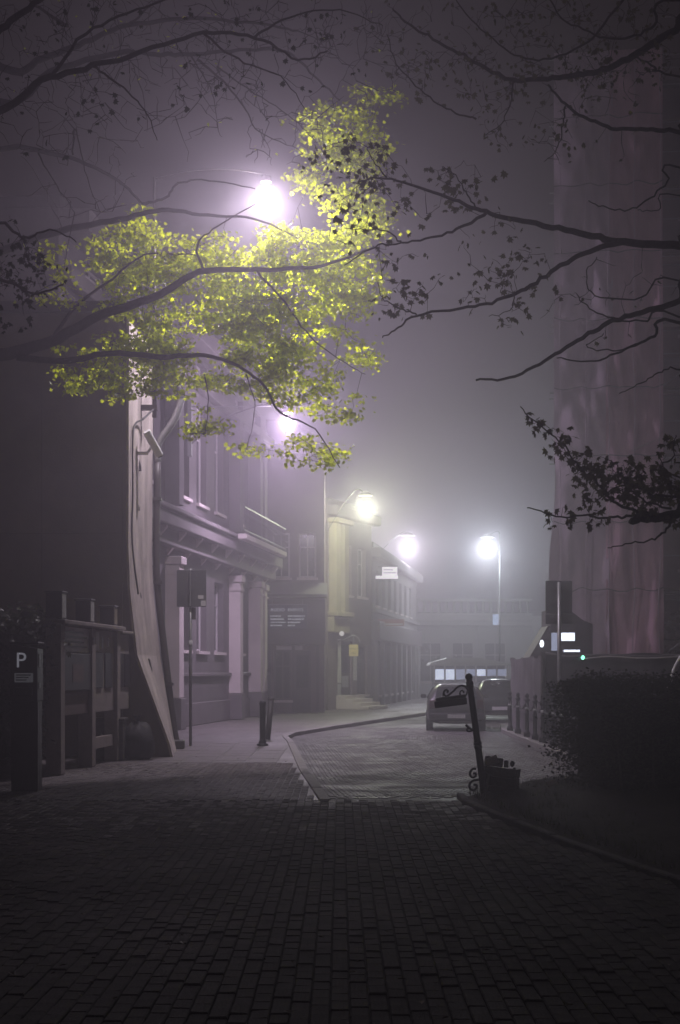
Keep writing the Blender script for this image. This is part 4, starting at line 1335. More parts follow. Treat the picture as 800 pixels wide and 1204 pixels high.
o = tag(MB().box(-.07, .07, -.04, .04, -.012, .012, Matrix.Rotation(-.35, 4, 'Y') @ Matrix.Rotation(.95, 4, 'X'), .004).build('paper_scrap', M['paper'], loc=(2.84, 20.5, .19)), 'bright crumpled paper scrap on the soil between crate and hedge', 'litter')
for (x, y, s_, lab) in ((2.34, 20.4, .05, 'dark clod of earth just right of the battered crate'), (2.62, 20.7, .04, 'small dark clod of earth beside the bright paper scrap')):
    m = MB(); r = random.Random(int(x * 100))
    vs_ = []
    for i in range(6):
        for j in range(8):
            th, a = PI * i / 5, 2 * PI * j / 8; q = s_ * r.uniform(.75, 1.2)
            vs_.append((q * math.sin(th) * math.cos(a) * 1.3, q * math.sin(th) * math.sin(a), q * math.cos(th)))
    m.add(vs_, [(i * 8 + j, i * 8 + (j + 1) % 8, (i + 1) * 8 + (j + 1) % 8, (i + 1) * 8 + j) for i in range(5) for j in range(8)])
    tag(m.build('clod', M['soil'], loc=(x, y, .1)), lab, 'clod')

# ------------------------------------------------------------------ parking meter and the stand behind it
t = thing('parking_meter', 'black parking machine with a white P and a pale label, at the left edge', 'parking machine', (-4.42, 21.6, 0))
m = MB(); m.box(-.185, .185, -.16, .16, 0, 1.27, bev=.015); m.build('column', M['meter'], t)
m = MB(); m.prism([(-.19, 1.272), (.19, 1.272), (.19, 2.0), (-.19, 2.06)], -.2, .2, 'y'); fixn(m.build('head', M['meter'], t))
m = MB(); m.box(-.2, .21, -.22, .22, 2.061, 2.10, bev=.015); m.build('cap', M['lampbox'], t)
text('P', .30, t, (-.04, -.205, 1.83), (PI / 2, 0, 0), M['p_glow'])
m = MB(); m.box(-.13, .13, -.206, -.201, 1.53, 1.66); lb = m.build('label_plate', M['label_glow'], t)
m = MB()
for k in range(3):
    m.box(-.11, .10 - k * .03, -.209, -.2065, 1.625 - k * .035, 1.64 - k * .035)
m.build('small_print', M['meter'], lb)
m = MB(); m.box(.191, .20, -.12, -.02, 1.75, 1.93); m.build('side_plate', M['steel'], t)
m = MB(); m.box(.191, .20, -.12, -.02, 1.45, 1.52); m.build('side_plate', M['steel'], t)
m = MB(); m.box(.186, .192, -.155, -.135, .03, 1.25); m.build('edge_strip', M['steel'], t)
m = MB(); m.box(-.12, .12, -.23, -.201, 1.34, 1.46, bev=.01); m.build('coin_tray', M['iron'], t)

t = thing('display_stand', 'row of concrete posts carrying boards, dark panels and a narrow shelf', 'display stand', (-4.62, 24.7, 0), math.atan2(5.1, .44))
# local x runs along the row away from the camera, local y to the left, front faces -y
Ls = 5.2
for x in (0, 2.05, 3.95):
    m = MB(); m.box(x, x + .24, -.12, .13, 0, 2.44, bev=.02); m.build('post', M['stand'], t)
m = MB(); m.box(-.05, 4.3, -.20, .2, 2.45, 2.52, bev=.01); m.build('shelf', M['stand'], t)
m = MB(); m.box(4.31, 5.25, -.14, .12, 2.40, 2.45, bev=.01); m.build('shelf', M['stand'], t)
m = MB(); m.box(.25, 2.04, -.06, .05, 2.0, 2.42, bev=.01); m.build('notice_board', M['white'], t)
m = MB()
for k in range(4):
    m.box(.4, 1.9 - .2 * (k % 2), -.064, -.0605, 2.08 + k * .08, 2.11 + k * .08)
m.build('small_print', M['signback'], t)
m = MB(); m.box(.25, 2.04, -.10, .05, 1.35, 1.985, bev=.02); pn = m.build('dark_panel', M['meter'], t)
m = MB(); m.box(.8, 1.5, -.106, -.101, 1.5, 1.8); m.build('faded_print', M['boardbrown'], pn)
m = MB(); m.box(.25, 2.04, -.04, .05, .95, 1.34, bev=.01); m.build('lower_board', M['boardbrown'], t)
m = MB(); m.box(2.30, 3.94, -.05, .05, .95, 2.42, bev=.01); m.build('back_board', M['stand'], t)
m = MB(); m.box(4.20, 5.2, -.05, .05, .95, 2.38, bev=.01); m.build('back_board', M['stand'], t)
for x in (2.45, 3.2, 4.3, 4.8):
    m = MB(); m.box(x, x + (.55 if x < 4 else .4), -.075, -.051, 1.38, 2.02, bev=.008); m.build('slot_door', M['meter'], t)
m = MB(); m.box(2.35, 2.8, -.057, -.0505, 2.05, 2.38); m.build('sticker', M['poster'], t)
m = MB(); m.box(3.0, 3.12, -.057, -.0505, 2.1, 2.3); m.build('sticker', M['greylabel'], t)
text('R', .24, t, (3.5, -.056, 2.2), (PI / 2, 0, 0), M['white'])
text('Y', .2, t, (2.15, -.126, 2.2), (PI / 2, 0, 0), M['white'])
m = MB(); m.box(2.32, 3.93, -.045, .04, .3, .5); m.build('rail', M['stand'], t)
# three boxes on the shelf
mw = Matrix.Translation(t.location) @ Matrix.Rotation(t.rotation_euler.z, 4, 'Z')
for x, hh, lab, mt in ((.14, .46, 'dark box lantern standing tallest at the near end of the shelf', 'lamplit_side'), (2.0, .42, 'middle dark box lantern of the three on the shelf', 'lamplit_side'), (3.75, .38, 'smallest dark box lantern, with a side coloured yellowish as lit, at the far end of the shelf', 'cream')):
    p = mw @ Vector((x, 0, 2.521))
    b_ = thing('box_lantern', lab, 'lantern', tuple(p), t.rotation_euler.z, 'box lanterns on the shelf')
    m = MB(); m.box(-.14, .14, -.13, .13, .02, hh - .03, bev=.008); m.build('case', M['lampbox'], b_)
    m = MB(); m.box(-.12, .12, -.137, -.131, .03, hh - .05); m.build('lit_face', M[mt], b_)  # pale plate paints the light falling on this face
    m = MB(); m.box(-.16, .16, -.15, .15, hh - .03, hh, bev=.008); m.build('lid', M['lampbox'], b_)
    m = MB(); m.box(-.15, .15, -.14, .14, 0, .019); m.build('base', M['lampbox'], b_)

t = thing('scribbled_box', 'low dark box with pale scribbles by the foot of the dark wall', 'box', (-4.38, 29.0, 0))
m = MB(); m.box(-.3, .3, -.25, .25, 0, .75, bev=.02); m.build('case', M['graffiti'], t)
m = MB(); m.box(-.33, .33, -.28, .28, .751, .8, bev=.015); m.build('lid', M['dframe'], t)
m = MB(); m.tube(spline([(-.2, -.253, .2), (-.1, -.253, .5), (0, -.253, .3), (.05, -.253, .6), (.15, -.253, .25), (.2, -.253, .55)], 4), .012, 5); m.build('scribble', M['greylabel'], t)
r = random.Random(11)
for (x, y, s_, lab) in ((-3.88, 29.3, .34, 'full black rubbish bag slumped against the dark wall near its flared foot'),):
    m = MB(); n1, n2 = 14, 18; vs_ = []
    for i in range(n1 + 1):
        th = PI * i / n1
        for j in range(n2):
            a = 2 * PI * j / n2
            q = s_ * (1 + .10 * math.sin(5 * a + 3 * th) + r.uniform(-.04, .04))
            zc = q * math.cos(th)
            vs_.append((q * math.sin(th) * math.cos(a), q * math.sin(th) * math.sin(a), max(-s_ * .8, zc * (1.25 if zc > 0 else 1)) + s_ * .8))
    m.add(vs_, [(i * n2 + j, i * n2 + (j + 1) % n2, (i + 1) * n2 + (j + 1) % n2, (i + 1) * n2 + j) for i in range(n1) for j in range(n2)])
    t = thing('rubbish_bag', lab, 'rubbish bag', (x, y, 0))
    m.build('bag', M['bag'], t, smooth=True)
    m = MB(); m.lathe([(.05, 0), (.03, .06), (.09, .16)], 9, (0, 0, s_ * 2.0)); m.build('knot', M['bag'], t)

# ------------------------------------------------------------------ foliage
LEAF = np.array([(0, 0, 0), (.18, .10, .02), (.50, .02, -.03), (.40, .28, .0), (.62, .52, -.06), (.33, .52, .02), (.28, .98, -.10), (0, .70, .05),
                 (-.28, .98, -.10), (-.33, .52, .02), (-.62, .52, -.06), (-.40, .28, .0), (-.50, .02, -.03), (-.18, .10, .02)], float)
LEAF_C = (0, .42, .03)
LV = np.vstack([LEAF, [LEAF_C]])
LF = [(i, i + 1, 14) for i in range(13)] + [(13, 0, 14)]
LFS = np.array(LF)
def rand_rot(r, droop=.6):
    a = r.uniform(0, 2 * PI)
    e = Euler((r.gauss(-droop, .5), r.gauss(0, .55), a))
    return np.array(e.to_matrix())
def leaves_mesh(name, mats, mat, parent, off, **props):
    """mats: list of (pos, rot3x3, size)"""
    n = len(mats)
    V = np.empty((n, 15, 3)); 
    for i, (p, R, s_) in enumerate(mats):
        V[i] = (LV * s_) @ R.T + np.array(p) - np.array(off)
    Fc = (LFS[None] + (np.arange(n) * 15)[:, None, None]).reshape(-1, 3)
    me = bpy.data.meshes.new(name)
    me.vertices.add(n * 15); me.vertices.foreach_set('co', V.reshape(-1))
    me.loops.add(len(Fc) * 3); me.loops.foreach_set('vertex_index', Fc.reshape(-1).astype(np.int32))
    me.polygons.add(len(Fc)); me.polygons.foreach_set('loop_start', np.arange(0, len(Fc) * 3, 3, dtype=np.int32))
    me.update(); me.validate()
    me.materials.append(mat)
    o = bpy.data.objects.new(name, me); COL.objects.link(o); o.parent = parent
    for k, v in props.items(): o[k] = v
    return o

class Tree:
    def __init__(s, name, label, base, seed, trunk, group=None, dy=0.0):
        s.dy = dy
        s.t = thing(name, label, 'tree', base, 0, group)
        s.r = random.Random(seed)
        s.base = Vector(base)
        s.pts = []; s.rad = []
        s.twig = MB()
        s.leaves = []
        pp = spline(trunk, 5)
        m = MB(); n = len(pp)
        m.tube(pp, [max(.08, .30 * (1 - .6 * i / n)) for i in range(n)], 12)
        m.build('trunk', M['bark'], s.t, off=s.base, smooth=True)
    def branch(s, pix, r0, r1, start=None, dense=6, nm='branch', reg=True):
        P = [at(p[0], p[1], p[2] + s.dy) for p in pix]
        if start is not None:
            P = [Vector(start)] + P
        pp = spline(P, dense)
        n = len(pp)
        out = []
        for i, p in enumerate(pp):
            w = .012 if 0 < i < n - 1 else 0
            out.append(p + Vector((s.r.uniform(-w, w), s.r.uniform(-w, w) * 2, s.r.uniform(-w, w))))
        rr = [r0 + (r1 - r0) * (i / (n - 1)) ** .8 for i in range(n)]
        m = MB(); m.tube(out, rr, 8); m.build(nm, M['bark'], s.t, off=s.base, smooth=True)
        if reg:
            k0 = 0 if start is None else dense
            s.pts += out[k0:]
        return out
    def clusters(s, blobs, leaf, k=(4, 8), spread=.11, twig_r=.006, droop=.6, bare=0.0, attach=1.6, flat=0.0):
        """blobs: (px, py, radius px, Y, dY, count); every cluster gets a twig from the nearest wood and a tuft of leaves"""
        cs = []
        for (px, py, rp_, Y, dY, cnt) in blobs:
            for _ in range(cnt):
                a = s.r.uniform(0, 2 * PI); q = rp_ * math.sqrt(s.r.random())
                cs.append(at(px + q * math.cos(a), py + q * math.sin(a) * .85, Y + s.dy + s.r.uniform(-dY, dY)))
        W = np.array([tuple(p) for p in s.pts])
        d0 = [float(((W - np.array(c)) ** 2).sum(1).min()) for c in cs]
        order = np.argsort(d0)
        wood = [tuple(p) for p in s.pts]
        Wb = np.zeros((len(wood) + len(cs) * 3, 3)); Wb[:len(wood)] = wood; nw = len(wood)
        for idx in order:
            c = cs[idx]
            dd = ((Wb[:nw] - np.array(c)) ** 2).sum(1)
            j = int(dd.argmin()); p = Vector(Wb[j]); L_ = math.sqrt(dd[j])
            if L_ > attach:
                continue
            mid = p.lerp(c, .5) + Vector((s.r.gauss(0, .10), s.r.gauss(0, .10), s.r.gauss(.03, .08))) * L_
            m2 = p.lerp(c, .8) + Vector((s.r.gauss(0, .06), s.r.gauss(0, .06), s.r.gauss(.0, .05))) * L_
            r0 = twig_r * (.7 + .5 * min(L_, 1.5))
            s.twig.tube([p, mid, m2, c], [r0, r0 * .75, r0 * .6, r0 * .4], 4, cap=False)
            for q in (mid, m2, c):
                Wb[nw] = tuple(q); nw += 1
            if s.r.random() < bare:
                continue
            for _ in range(s.r.randint(*k)):
                if flat:
                    q = c.lerp(m2, s.r.random() * 1.1)
                    o = (q - c) + Vector((s.r.gauss(0, 1), s.r.gauss(0, 1), s.r.gauss(-.1, flat))) * spread
                else:
                    o = Vector((s.r.gauss(0, 1), s.r.gauss(0, 1), s.r.gauss(-.25, .8))) * spread
                s.leaves.append((tuple(c + o), rand_rot(s.r, droop), leaf * s.r.uniform(.6, 1.25)))
    def finish(s, mat, single=0):
        if s.twig.v:
            s.twig.build('twigs', M['bark'], s.t, off=s.base, kind='stuff')
        L_ = s.leaves
        if single:
            L_ = sorted(L_, key=lambda q: q[0][1] / q[2])
            me = None
            for p, R, sz in L_[:single]:
                if me is None:
                    me = bpy.data.meshes.new('leaf'); me.from_pydata([tuple(v) for v in LV], [], LF); me.materials.append(mat)
                o = bpy.data.objects.new('leaf', me); COL.objects.link(o); o.parent = s.t
                o.matrix_local = Matrix.Translation(Vector(p) - s.base) @ Matrix(R.tolist()).to_4x4() @ Matrix.Scale(sz, 4)
            L_ = L_[single:]
        if L_:
            leaves_mesh('crown', L_, mat, s.t, s.base, kind='stuff')

# left tree, lit from behind by the mast lamp
LT = Tree('leafy_tree', 'spring tree on the left with bright yellow green leaves lit by the street lamp', (-7.6, 23.0, 0), 21,
          [(-7.6, 23, -.05), (-7.5, 23, 2.5), (-7.3, 23.1, 5), (-7.4, 23.2, 8), (-7.1, 23.3, 11), (-7.0, 23.4, 14)], dy=1.7)
b1 = LT.branch([(-60, 432, 23), (0, 418, 23), (60, 402, 23.2), (115, 372, 23.5), (180, 350, 24), (235, 320, 24.6), (300, 317, 25.2), (380, 312, 25.8), (440, 290, 26.2)], .15, .018, (-7.4, 23.1, 4.2))
LT.branch([(0, 296, 24), (70, 272, 24.3), (140, 258, 24.8), (190, 247, 25.2), (235, 252, 25.6), (300, 258, 26), (350, 280, 26.3)], .085, .012, (-7.3, 23.2, 7.0))
LT.branch([(0, 175, 24), (50, 178, 24.2), (100, 192, 24.6), (140, 213, 25), (168, 240, 25.3)], .055, .02, (-7.2, 23.3, 9.2))
LT.branch([(168, 240, 25.3), (195, 232, 25.5), (210, 216, 25.7), (245, 212, 26), (300, 222, 26.4)], .03, .01)
LT.branch([(190, 420, 23.8), (235, 418, 24.2), (275, 428, 24.6), (310, 452, 25), (330, 485, 25.4), (370, 505, 25.8), (400, 550, 26)], .045, .008)
LT.branch([(20, 420, 23), (80, 424, 23.3), (130, 415, 23.5), (190, 420, 23.8)], .055, .045)
LT.branch([(240, 320, 24.6), (232, 290, 24.9), (250, 270, 25.2), (300, 240, 25.7)], .028, .008)
LT.branch([(300, 317, 25.2), (330, 350, 25.4), (360, 390, 25.6), (395, 420, 26), (430, 440, 26.2)], .025, .006)
LT.branch([(240, 440, 24.2), (245, 470, 24.3), (242, 510, 24.4)], .014, .005)
LT.branch([(290, 440, 24.8), (300, 480, 24.9), (290, 530, 25)], .012, .005)
LT.branch([(60, 402, 23.2), (90, 360, 23.6), (130, 330, 24), (170, 300, 24.4), (230, 300, 24.8)], .035, .01)
# upper limbs, dark against the fog
LT.dy = -2.5
LT.branch([(0, 78, 25), (50, 68, 25.2), (100, 50, 25.4), (150, 30, 25.6), (230, 22, 26), (300, 28, 26.3), (350, 36, 26.6)], .07, .015, (-7.0, 23.4, 12.5))
LT.branch([(0, 120, 25), (60, 85, 25.2), (140, 62, 25.6), (190, 64, 26), (240, 63, 26.3), (300, 58, 26.6), (340, 62, 26.9), (370, 90, 27.1), (400, 118, 27.3)], .06, .012, (-7.0, 23.4, 11.6))
LT.branch([(232, 70, 26.2), (262, 95, 26.4), (290, 130, 26.6), (305, 155, 26.8), (350, 175, 27)], .022, .006)
LT.branch([(225, 66, 26.2), (250, 110, 26.3), (256, 150, 26.4)], .014, .004)
LT.branch([(255, 78, 26.3), (300, 110, 26.6), (345, 140, 26.9), (370, 165, 27.1)], .015, .005)
LT.branch([(80, 30, 25.4), (40, 5, 25.3), (10, -30, 25.2)], .03, .012)
LT.branch([(86, 182, 24.5), (88, 150, 24.6), (100, 200, 24.6), (118, 250, 24.8)], .014, .005)
LT.branch([(45, 180, 24.2), (62, 210, 24.3), (88, 250, 24.4)], .013, .005)
LT.branch([(150, 30, 25.6), (180, 5, 25.7), (215, -30, 25.8)], .02, .01)
LT.dy = 2.9
lit = [(165, 395, 34, 23.8, .7, 26), (185, 425, 26, 24, .6, 14), (150, 305, 45, 24.3, 1.0, 38), (190, 330, 36, 24.3, 1.0, 30), (245, 305, 42, 25, 1.0, 40), (300, 335, 50, 25.4, 1.2, 54), (345, 300, 44, 26, 1.2, 46), (270, 365, 45, 25, 1.0, 36),
       (395, 200, 46, 27, 1.2, 40), (420, 255, 38, 27, 1.2, 40), (385, 150, 40, 27.2, 1.2, 24), (430, 175, 34, 27, 1.2, 24), (400, 295, 40, 26.5, 1.2, 36),
       (330, 400, 50, 25.4, 1.0, 46), (385, 355, 46, 25.8, 1.0, 42), (285, 440, 40, 24.8, .8, 28), (350, 440, 45, 25.4, .8, 38), (150, 435, 42, 23.8, .6, 34), (95, 428, 36, 23.4, .6, 20),
       (215, 440, 34, 24, .6, 22), (390, 475, 32, 25.8, .7, 18), (400, 532, 24, 26, .5, 10), (350, 530, 22, 25.6, .5, 9), (240, 500, 22, 24.3, .4, 10), (290, 522, 12, 25, .3, 4), (430, 415, 22, 26, .6, 9),
       (165, 272, 32, 24.8, .8, 16), (440, 110, 40, 27.4, 1.0, 12), (425, 340, 30, 26.2, .8, 16),
       (130, 350, 26, 23.9, .6, 9), (70, 340, 30, 20, .8, 5), (60, 300, 30, 20, .8, 3), (310, 385, 50, 25.2, 1.0, 20), (215, 385, 30, 24.3, .6, 10)]
LT.clusters([(a, b, c, d, e, int(n_ * (1.0 if b > 280 and 140 < a < 440 and b < 440 else .85))) for a, b, c, d, e, n_ in lit], .075, (24, 38), .15, flat=.3)
LT.dy = 0
LT.clusters([(200, 90, 120, 24, 1.5, 90), (320, 90, 100, 24.4, 1.5, 110), (100, 200, 80, 24.8, 1.0, 60), (60, 60, 100, 23, 1, 110), (200, 30, 100, 23, 1, 80), (330, 170, 45, 25, 1, 30), (440, 60, 70, 25, 1.2, 50)], .05, (1, 2), .08, .009, bare=.95)
LT.dy = 4
LT.clusters([(470, 90, 60, 27, 1.2, 34), (400, 70, 60, 27, 1.2, 30), (330, 60, 60, 27, 1, 18)], .07, (5, 10), .14, .006, bare=.1, flat=.4, attach=2.5)
LT.finish(M['leaf'])

# nearer dark tree whose boughs hang in across the left edge and the top
DT = Tree('dark_tree', 'tree with leaves coloured dark as if unlit, hanging heavy boughs across the upper left corner', (-5.6, 14.5, 0), 71,
          [(-5.6, 14.5, -.05), (-5.55, 14.5, 2.4), (-5.4, 14.6, 4.6), (-5.5, 14.7, 7), (-5.3, 14.6, 10)])
DT.branch([(-40, 60, 14.8), (20, 20, 14.8), (60, -10, 14.8), (110, -40, 14.8)], .05, .02, (-5.4, 14.6, 6.6))
DT.branch([(-60, 150, 14.6), (0, 132, 14.6), (50, 96, 14.7), (110, 78, 14.8), (170, 60, 15), (240, 40, 15.2), (300, 44, 15.4), (350, 70, 15.6), (385, 60, 15.7)], .05, .008, (-5.5, 14.6, 5.6))
DT.branch([(110, 78, 14.8), (140, 100, 14.9), (170, 130, 15), (185, 165, 15.1)], .014, .004)
DT.branch([(240, 40, 15.2), (280, 70, 15.3), (330, 90, 15.5), (360, 130, 15.6)], .013, .004)
DT.branch([(60, 92, 14.7), (100, 40, 14.8), (160, 12, 14.9), (220, -10, 15)], .02, .008)
DT.branch([(300, 44, 15.4), (340, 20, 15.5), (400, 12, 15.7), (450, 30, 15.8)], .014, .005)
DT.branch([(-60, 350, 14.4), (0, 330, 14.4), (40, 345, 14.4), (75, 335, 14.5)], .03, .006, (-5.5, 14.6, 4.0))
DT.branch([(-60, 270, 14.5), (0, 262, 14.5), (30, 280, 14.5), (60, 270, 14.6), (90, 285, 14.7)], .026, .005, (-5.5, 14.6, 4.6))
DT.clusters([(150, 50, 120, 15, .6, 130), (300, 50, 90, 15.4, .5, 90), (60, 120, 80, 14.7, .5, 60), (400, 30, 60, 15.7, .4, 36)], .05, (1, 3), .06, .0045, .9, bare=.75)
DT.clusters([(15, 300, 45, 14.5, .5, 22), (10, 360, 45, 14.4, .5, 26), (45, 320, 30, 14.5, .4, 10)], .055, (3, 6), .07, .0045, .8)
DT.finish(M['hedge'], 250)  # dark leaf colour stands in for the shade on these boughs

# right tree, dark twigs against the fog
RT = Tree('budding_tree', 'tree at the right with thin dark branches and small opening leaves', (6.6, 16.5, 0.05), 33,
          [(6.6, 16.5, -.05), (6.55, 16.5, 2.2), (6.4, 16.4, 4.5), (6.5, 16.3, 7), (6.3, 16.4, 10)])
A = RT.branch([(830, 289, 16.2), (800, 288, 16.2), (735, 285, 16.2), (690, 276, 16.3), (640, 265, 16.4), (590, 255, 16.5), (555, 243, 16.6), (510, 226, 16.7), (460, 210, 16.9), (425, 212, 17.0)], .058, .008, (6.35, 16.4, 5.2))
RT.branch([(572, 250, 16.5), (545, 266, 16.6), (515, 278, 16.7), (472, 286, 16.8), (440, 290, 16.9), (405, 312, 17)], .02, .006)
RT.branch([(560, 245, 16.6), (548, 225, 16.6), (536, 206, 16.6), (520, 196, 16.6)], .01, .004)
RT.branch([(472, 286, 16.8), (455, 272, 16.9), (430, 270, 17), (405, 268, 17)], .010, .004)
RT.branch([(455, 208, 16.9), (440, 190, 17), (430, 172, 17.1)], .010, .004)
RT.branch([(735, 285, 16.2), (700, 292, 16.15), (660, 312, 16.1), (625, 335, 16.1), (590, 352, 16.2), (550, 362, 16.2), (490, 371, 16.3), (465, 388, 16.4), (450, 397, 16.4)], .032, .007)
RT.branch([(490, 371, 16.3), (470, 362, 16.3), (450, 350, 16.4), (445, 330, 16.4)], .010, .004)
RT.branch([(605, 343, 16.1), (600, 365, 16), (575, 372, 16)], .008, .003)
RT.branch([(830, 335, 15.6), (800, 353, 15.6), (755, 366, 15.6), (715, 380, 15.6), (680, 400, 15.6), (640, 425, 15.6), (600, 444, 15.6), (560, 447, 15.7)], .042, .011, (6.4, 16.4, 4.6))
RT.branch([(800, 380, 15.5), (770, 395, 15.4), (735, 411, 15.4), (700, 424, 15.4), (655, 421, 15.4)], .022, .006, (5.9, 16.2, 4.5))
RT.branch([(752, 404, 15.4), (720, 412, 15.4), (690, 408, 15.4), (710, 392, 15.5)], .009, .004)
RT.branch([(800, 371, 15.7), (760, 377, 15.7), (720, 374, 15.7), (690, 360, 15.7), (678, 345, 15.8)], .014, .005, (5.8, 16.3, 4.6))
RT.branch([(800, 330, 16), (755, 350, 16), (700, 347, 16), (690, 322, 16), (702, 302, 16)], .012, .005, (5.8, 16.3, 5.0))
RT.branch([(830, 18, 16.6), (795, 35, 16.6), (750, 62, 16.6), (715, 80, 16.7), (680, 88, 16.8), (645, 92, 16.9), (610, 95, 17), (580, 85, 17.1), (545, 65, 17.2), (510, 45, 17.3), (480, 28, 17.4), (462, 10, 17.5)], .05, .010, (6.3, 16.4, 8.2))
RT.branch([(830, 154, 16.4), (800, 154, 16.4), (760, 152, 16.4), (720, 150, 16.4), (690, 140, 16.5), (665, 122, 16.6), (645, 100, 16.8)], .034, .012, (6.35, 16.4, 6.6))
RT.branch([(665, 125, 16.6), (662, 150, 16.6), (655, 175, 16.6), (640, 190, 16.6)], .011, .004)
RT.branch([(605, 95, 17), (600, 120, 17), (590, 145, 17), (570, 158, 17)], .011, .004)
RT.branch([(560, 140, 17.2), (530, 130, 17.2), (500, 110, 17.3), (470, 80, 17.4), (455, 40, 17.5)], .012, .006)
RT.branch([(800, 197, 16.3), (785, 215, 16.3), (760, 236, 16.3), (735, 248, 16.3), (700, 240, 16.3), (692, 236, 16.3)], .014, .005, (5.6, 16.4, 6.4))
RT.branch([(800, 230, 16.2), (775, 246, 16.2), (750, 247, 16.2)], .010, .004, (5.6, 16.4, 6.1))
RT.branch([(800, 0, 16.4), (770, 30, 16.5), (735, 45, 16.6), (700, 40, 16.7), (660, 20, 16.8), (640, -10, 16.8)], .02, .008, (6.2, 16.4, 8.4))
RT.branch([(750, -20, 16.9), (720, 15, 17), (690, 50, 17), (640, 70, 17.1), (600, 60, 17.2), (560, 30, 17.3), (530, -10, 17.3)], .016, .007)
RT.branch([(800, 92, 16.6), (770, 80, 16.6), (745, 64, 16.6)], .014, .010, (5.8, 16.4, 7.4))
RT.branch([(830, 455, 15.2), (800, 434, 15.2), (778, 436, 15.2), (755, 450, 15.2), (728, 463, 15.2)], .013, .004, (6, 16.3, 4.3))
RT.clusters([(540, 215, 34, 16.6, .4, 16), (500, 225, 40, 16.8, .5, 18), (445, 200, 36, 17, .6, 24), (420, 225, 34, 17, .6, 18), (390, 170, 40, 17.2, .6, 16), (470, 290, 30, 16.8, .4, 8), (590, 290, 50, 16.4, .4, 16), (560, 330, 40, 16.3, .4, 12),
             (470, 350, 30, 16.4, .4, 18), (630, 320, 40, 16.2, .4, 12), (500, 340, 34, 16.4, .4, 8), (600, 365, 24, 16, .3, 6), (410, 270, 30, 17, .5, 8)], .068, (2, 4), .07, .0045, .9, bare=.2)
RT.clusters([(640, 80, 100, 17, .7, 110), (730, 60, 80, 16.8, .6, 90), (560, 70, 80, 17.2, .7, 80), (480, 40, 60, 17.4, .6, 40), (700, 10, 90, 16.8, .6, 60), (600, 140, 50, 17, .5, 12), (650, 170, 34, 16.6, .4, 12), (580, 150, 24, 17, .4, 8), (500, 60, 50, 17.4, .6, 16), (700, 160, 60, 16.5, .5, 8), (770, 30, 60, 16.6, .6, 14)], .055, (1, 3), .06, .0045, .9, bare=.35)
RT.clusters([(720, 360, 60, 15.8, .4, 16), (760, 330, 40, 16, .3, 8), (650, 360, 40, 16, .3, 5)], .05, (1, 2), .05, .0045, .9, bare=.6)
RT.finish(M['leafdark'], 250)

# low leafy bough reaching in over the hedge from a nearer tree
NT = Tree('young_tree', 'near tree whose leafy bough reaches in above the hedge at the right edge', (5.2, 12.6, 0.05), 44,
          [(5.2, 12.6, -.05), (5.15, 12.6, 1.4), (5.2, 12.5, 2.8), (5.1, 12.6, 4.5)])
NT.branch([(840, 590, 12.6), (800, 603, 12.6), (770, 608, 12.6), (742, 612, 12.6)], .055, .03, (5.15, 12.6, 2.6))
NT.branch([(742, 606, 12.6), (720, 609, 12.6), (690, 607, 12.6), (655, 606, 12.6), (620, 597, 12.7)], .014, .005, tuple(at(790, 603, 12.6)))
NT.branch([(775, 604, 12.6), (745, 600, 12.5), (722, 588, 12.5), (700, 565, 12.5), (680, 548, 12.5), (665, 525, 12.5), (640, 505, 12.5), (612, 478, 12.6)], .016, .004)
NT.branch([(790, 606, 12.6), (785, 622, 12.5), (765, 635, 12.4), (740, 638, 12.4), (715, 644, 12.4)], .012, .004)
NT.branch([(800, 585, 12.6), (770, 582, 12.6), (745, 570, 12.6), (720, 575, 12.6), (700, 590, 12.6)], .012, .005, (4.6, 12.6, 2.75))
NT.branch([(800, 560, 12.7), (792, 535, 12.7), (795, 512, 12.7)], .010, .004, (4.6, 12.7, 2.9))
NT.branch([(790, 598, 12.6), (760, 590, 12.6), (730, 560, 12.6), (726, 545, 12.6)], .010, .004)
NT.clusters([(725, 560, 26, 12.6, .25, 34), (760, 572, 36, 12.6, .3, 36), (700, 570, 26, 12.5, .25, 18), (655, 512, 20, 12.5, .2, 9), (630, 492, 14, 12.6, .15, 6), (688, 545, 20, 12.5, .2, 12), (690, 600, 24, 12.5, .2, 12), (785, 560, 30, 12.7, .3, 24), (655, 603, 16, 12.6, .15, 3), (790, 520, 14, 12.7, .2, 6), (780, 590, 30, 12.6, .3, 16)], .06, (2, 4), .045, .0035, .9, attach=.6)
NT.finish(M['leafdark'], 250)

# dark shrub behind the parking machine
SH = Tree('shrub', 'dark rounded shrub behind the parking machine at the left edge', (-5.5, 25.6, 0), 51, [(-5.5, 25.6, -.05), (-5.5, 25.6, .8), (-5.5, 25.6, 1.6)])
SH.branch([(10, 800, 25.5), (25, 750, 25.4), (35, 720, 25.3)], .05, .02, (-5.5, 25.6, .6))
SH.branch([(0, 790, 25.5), (-15, 745, 25.6), (-20, 720, 25.7)], .05, .02, (-5.5, 25.6, .6))
SH.branch([(40, 790, 25.4), (50, 760, 25.3), (55, 740, 25.2)], .04, .02, (-5.5, 25.6, .6))
SH.clusters([(30, 745, 36, 25.3, .7, 150), (-10, 745, 36, 25.5, .7, 80), (20, 800, 45, 25.3, .7, 170), (10, 860, 45, 25.3, .7, 120), (40, 770, 16, 25.2, .5, 30)], .10, (5, 8), .10, .004, .4)
SH.finish(M['hedge'])

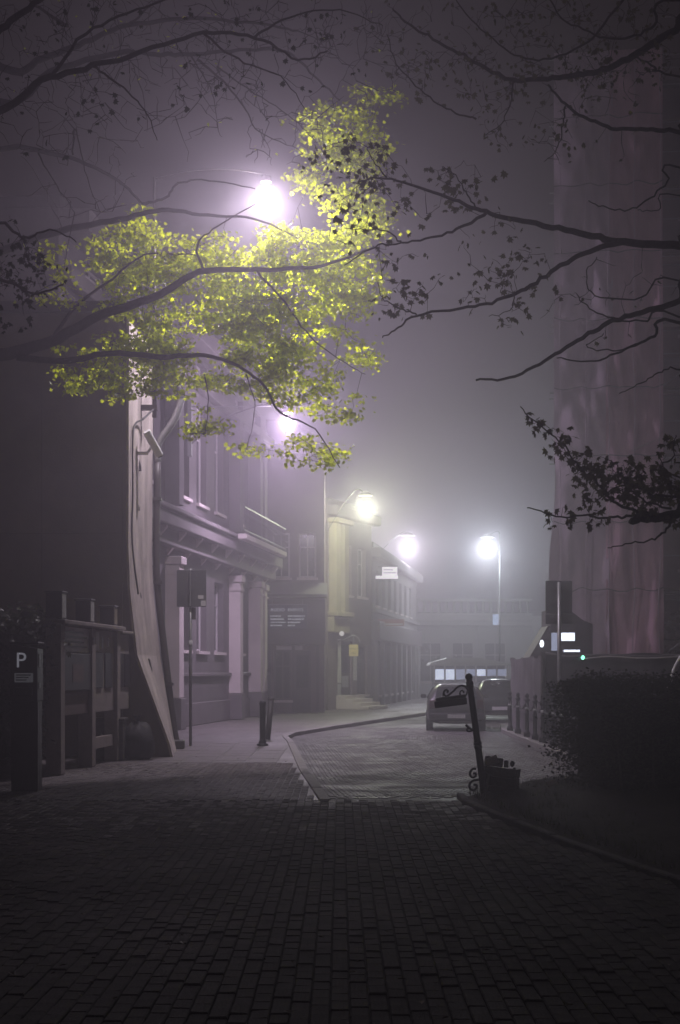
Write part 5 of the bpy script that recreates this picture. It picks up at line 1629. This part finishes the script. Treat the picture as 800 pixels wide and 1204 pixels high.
# hedge
hx0, hx1, hy0, hy1, hz = 3.25, 10.5, 20.4, 23.0, 1.55
t = thing('hedge', 'dark clipped hedge standing on the bed at the right', 'hedge', (5.5, 21.8, 0.05))
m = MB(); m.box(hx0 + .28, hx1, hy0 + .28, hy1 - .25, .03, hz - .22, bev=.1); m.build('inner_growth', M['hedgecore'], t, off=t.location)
r = random.Random(61)
ml = []
for k in range(26000):
    f = r.random()
    x = hx0 + (7.4 - hx0) * r.random() ** 1.15; y = r.uniform(hy0, hy1); z = r.uniform(.02, hz)
    side = r.random()
    dpt = abs(r.gauss(0, .10))
    wob = .12 * math.sin(x * 3 + y * 2) + .09 * math.sin(x * 8 - z * 6) + .07 * math.sin(z * 9 + y * 5) - (r.random() < .04) * r.random() * .16
    if side < .42: z = hz - dpt + .6 * wob + (.05 if r.random() < .05 else 0)
    elif side < .78: y = hy0 + dpt + wob
    else:
        x = hx0 + dpt * 1.6 + wob * 1.3
    if z < .40 and x < hx0 + .6 and r.random() < .6: continue
    ml.append(((x, y, z), rand_rot(r, .2), r.uniform(.035, .07)))
# oval two piece leaves keep the hedge cheap
HV = np.array([(0, 0, 0), (.35, .45, .05), (0, 1, -.05), (-.35, .45, .05)]); 
n = len(ml)
V = np.empty((n, 4, 3))
for i, (p, R, s_) in enumerate(ml):
    V[i] = (HV * s_) @ R.T + np.array(p) - np.array(t.location)
Fc = (np.array([(0, 1, 2), (0, 2, 3)])[None] + (np.arange(n) * 4)[:, None, None]).reshape(-1, 3)
me = bpy.data.meshes.new('foliage'); me.from_pydata(V.reshape(-1, 3).tolist(), [], Fc.tolist()); me.materials.append(M['hedge'])
o = bpy.data.objects.new('foliage', me); COL.objects.link(o); o.parent = t; o['kind'] = 'stuff'
for k in range(9):
    x = hx0 + .12 + k * .42; y = r.uniform(hy0 + .1, hy0 + .5)
    m = MB(); m.tube(spline([(x, y, .03), (x + r.uniform(-.05, .05), y, .3), (x + r.uniform(-.1, .1), y + .05, .8)], 3), .014, 5); m.build('stem', M['bark'], t, off=t.location)

# ------------------------------------------------------------------ fog
m = MB(); m.box(-78, 78, -18, 174, -1.2, 22.5)
vm, n, l = new_mat('fog')
n.remove(n['Principled BSDF'])
pv = n.new('ShaderNodeVolumePrincipled')
pv.inputs['Color'].default_value = (0.93, 0.845, 0.99, 1)
pv.inputs['Density'].default_value = FOG_DENSITY
pv.inputs['Density Attribute'].default_value = ''
pv.inputs['Anisotropy'].default_value = FOG_G
l.new(pv.outputs[0], n['Material Output'].inputs['Volume'])
try:
    vm.cycles.homogeneous_volume = True
except Exception:
    pass
haze = m.build('haze', vm, kind='stuff')
haze['label'] = 'even night fog filling the street'
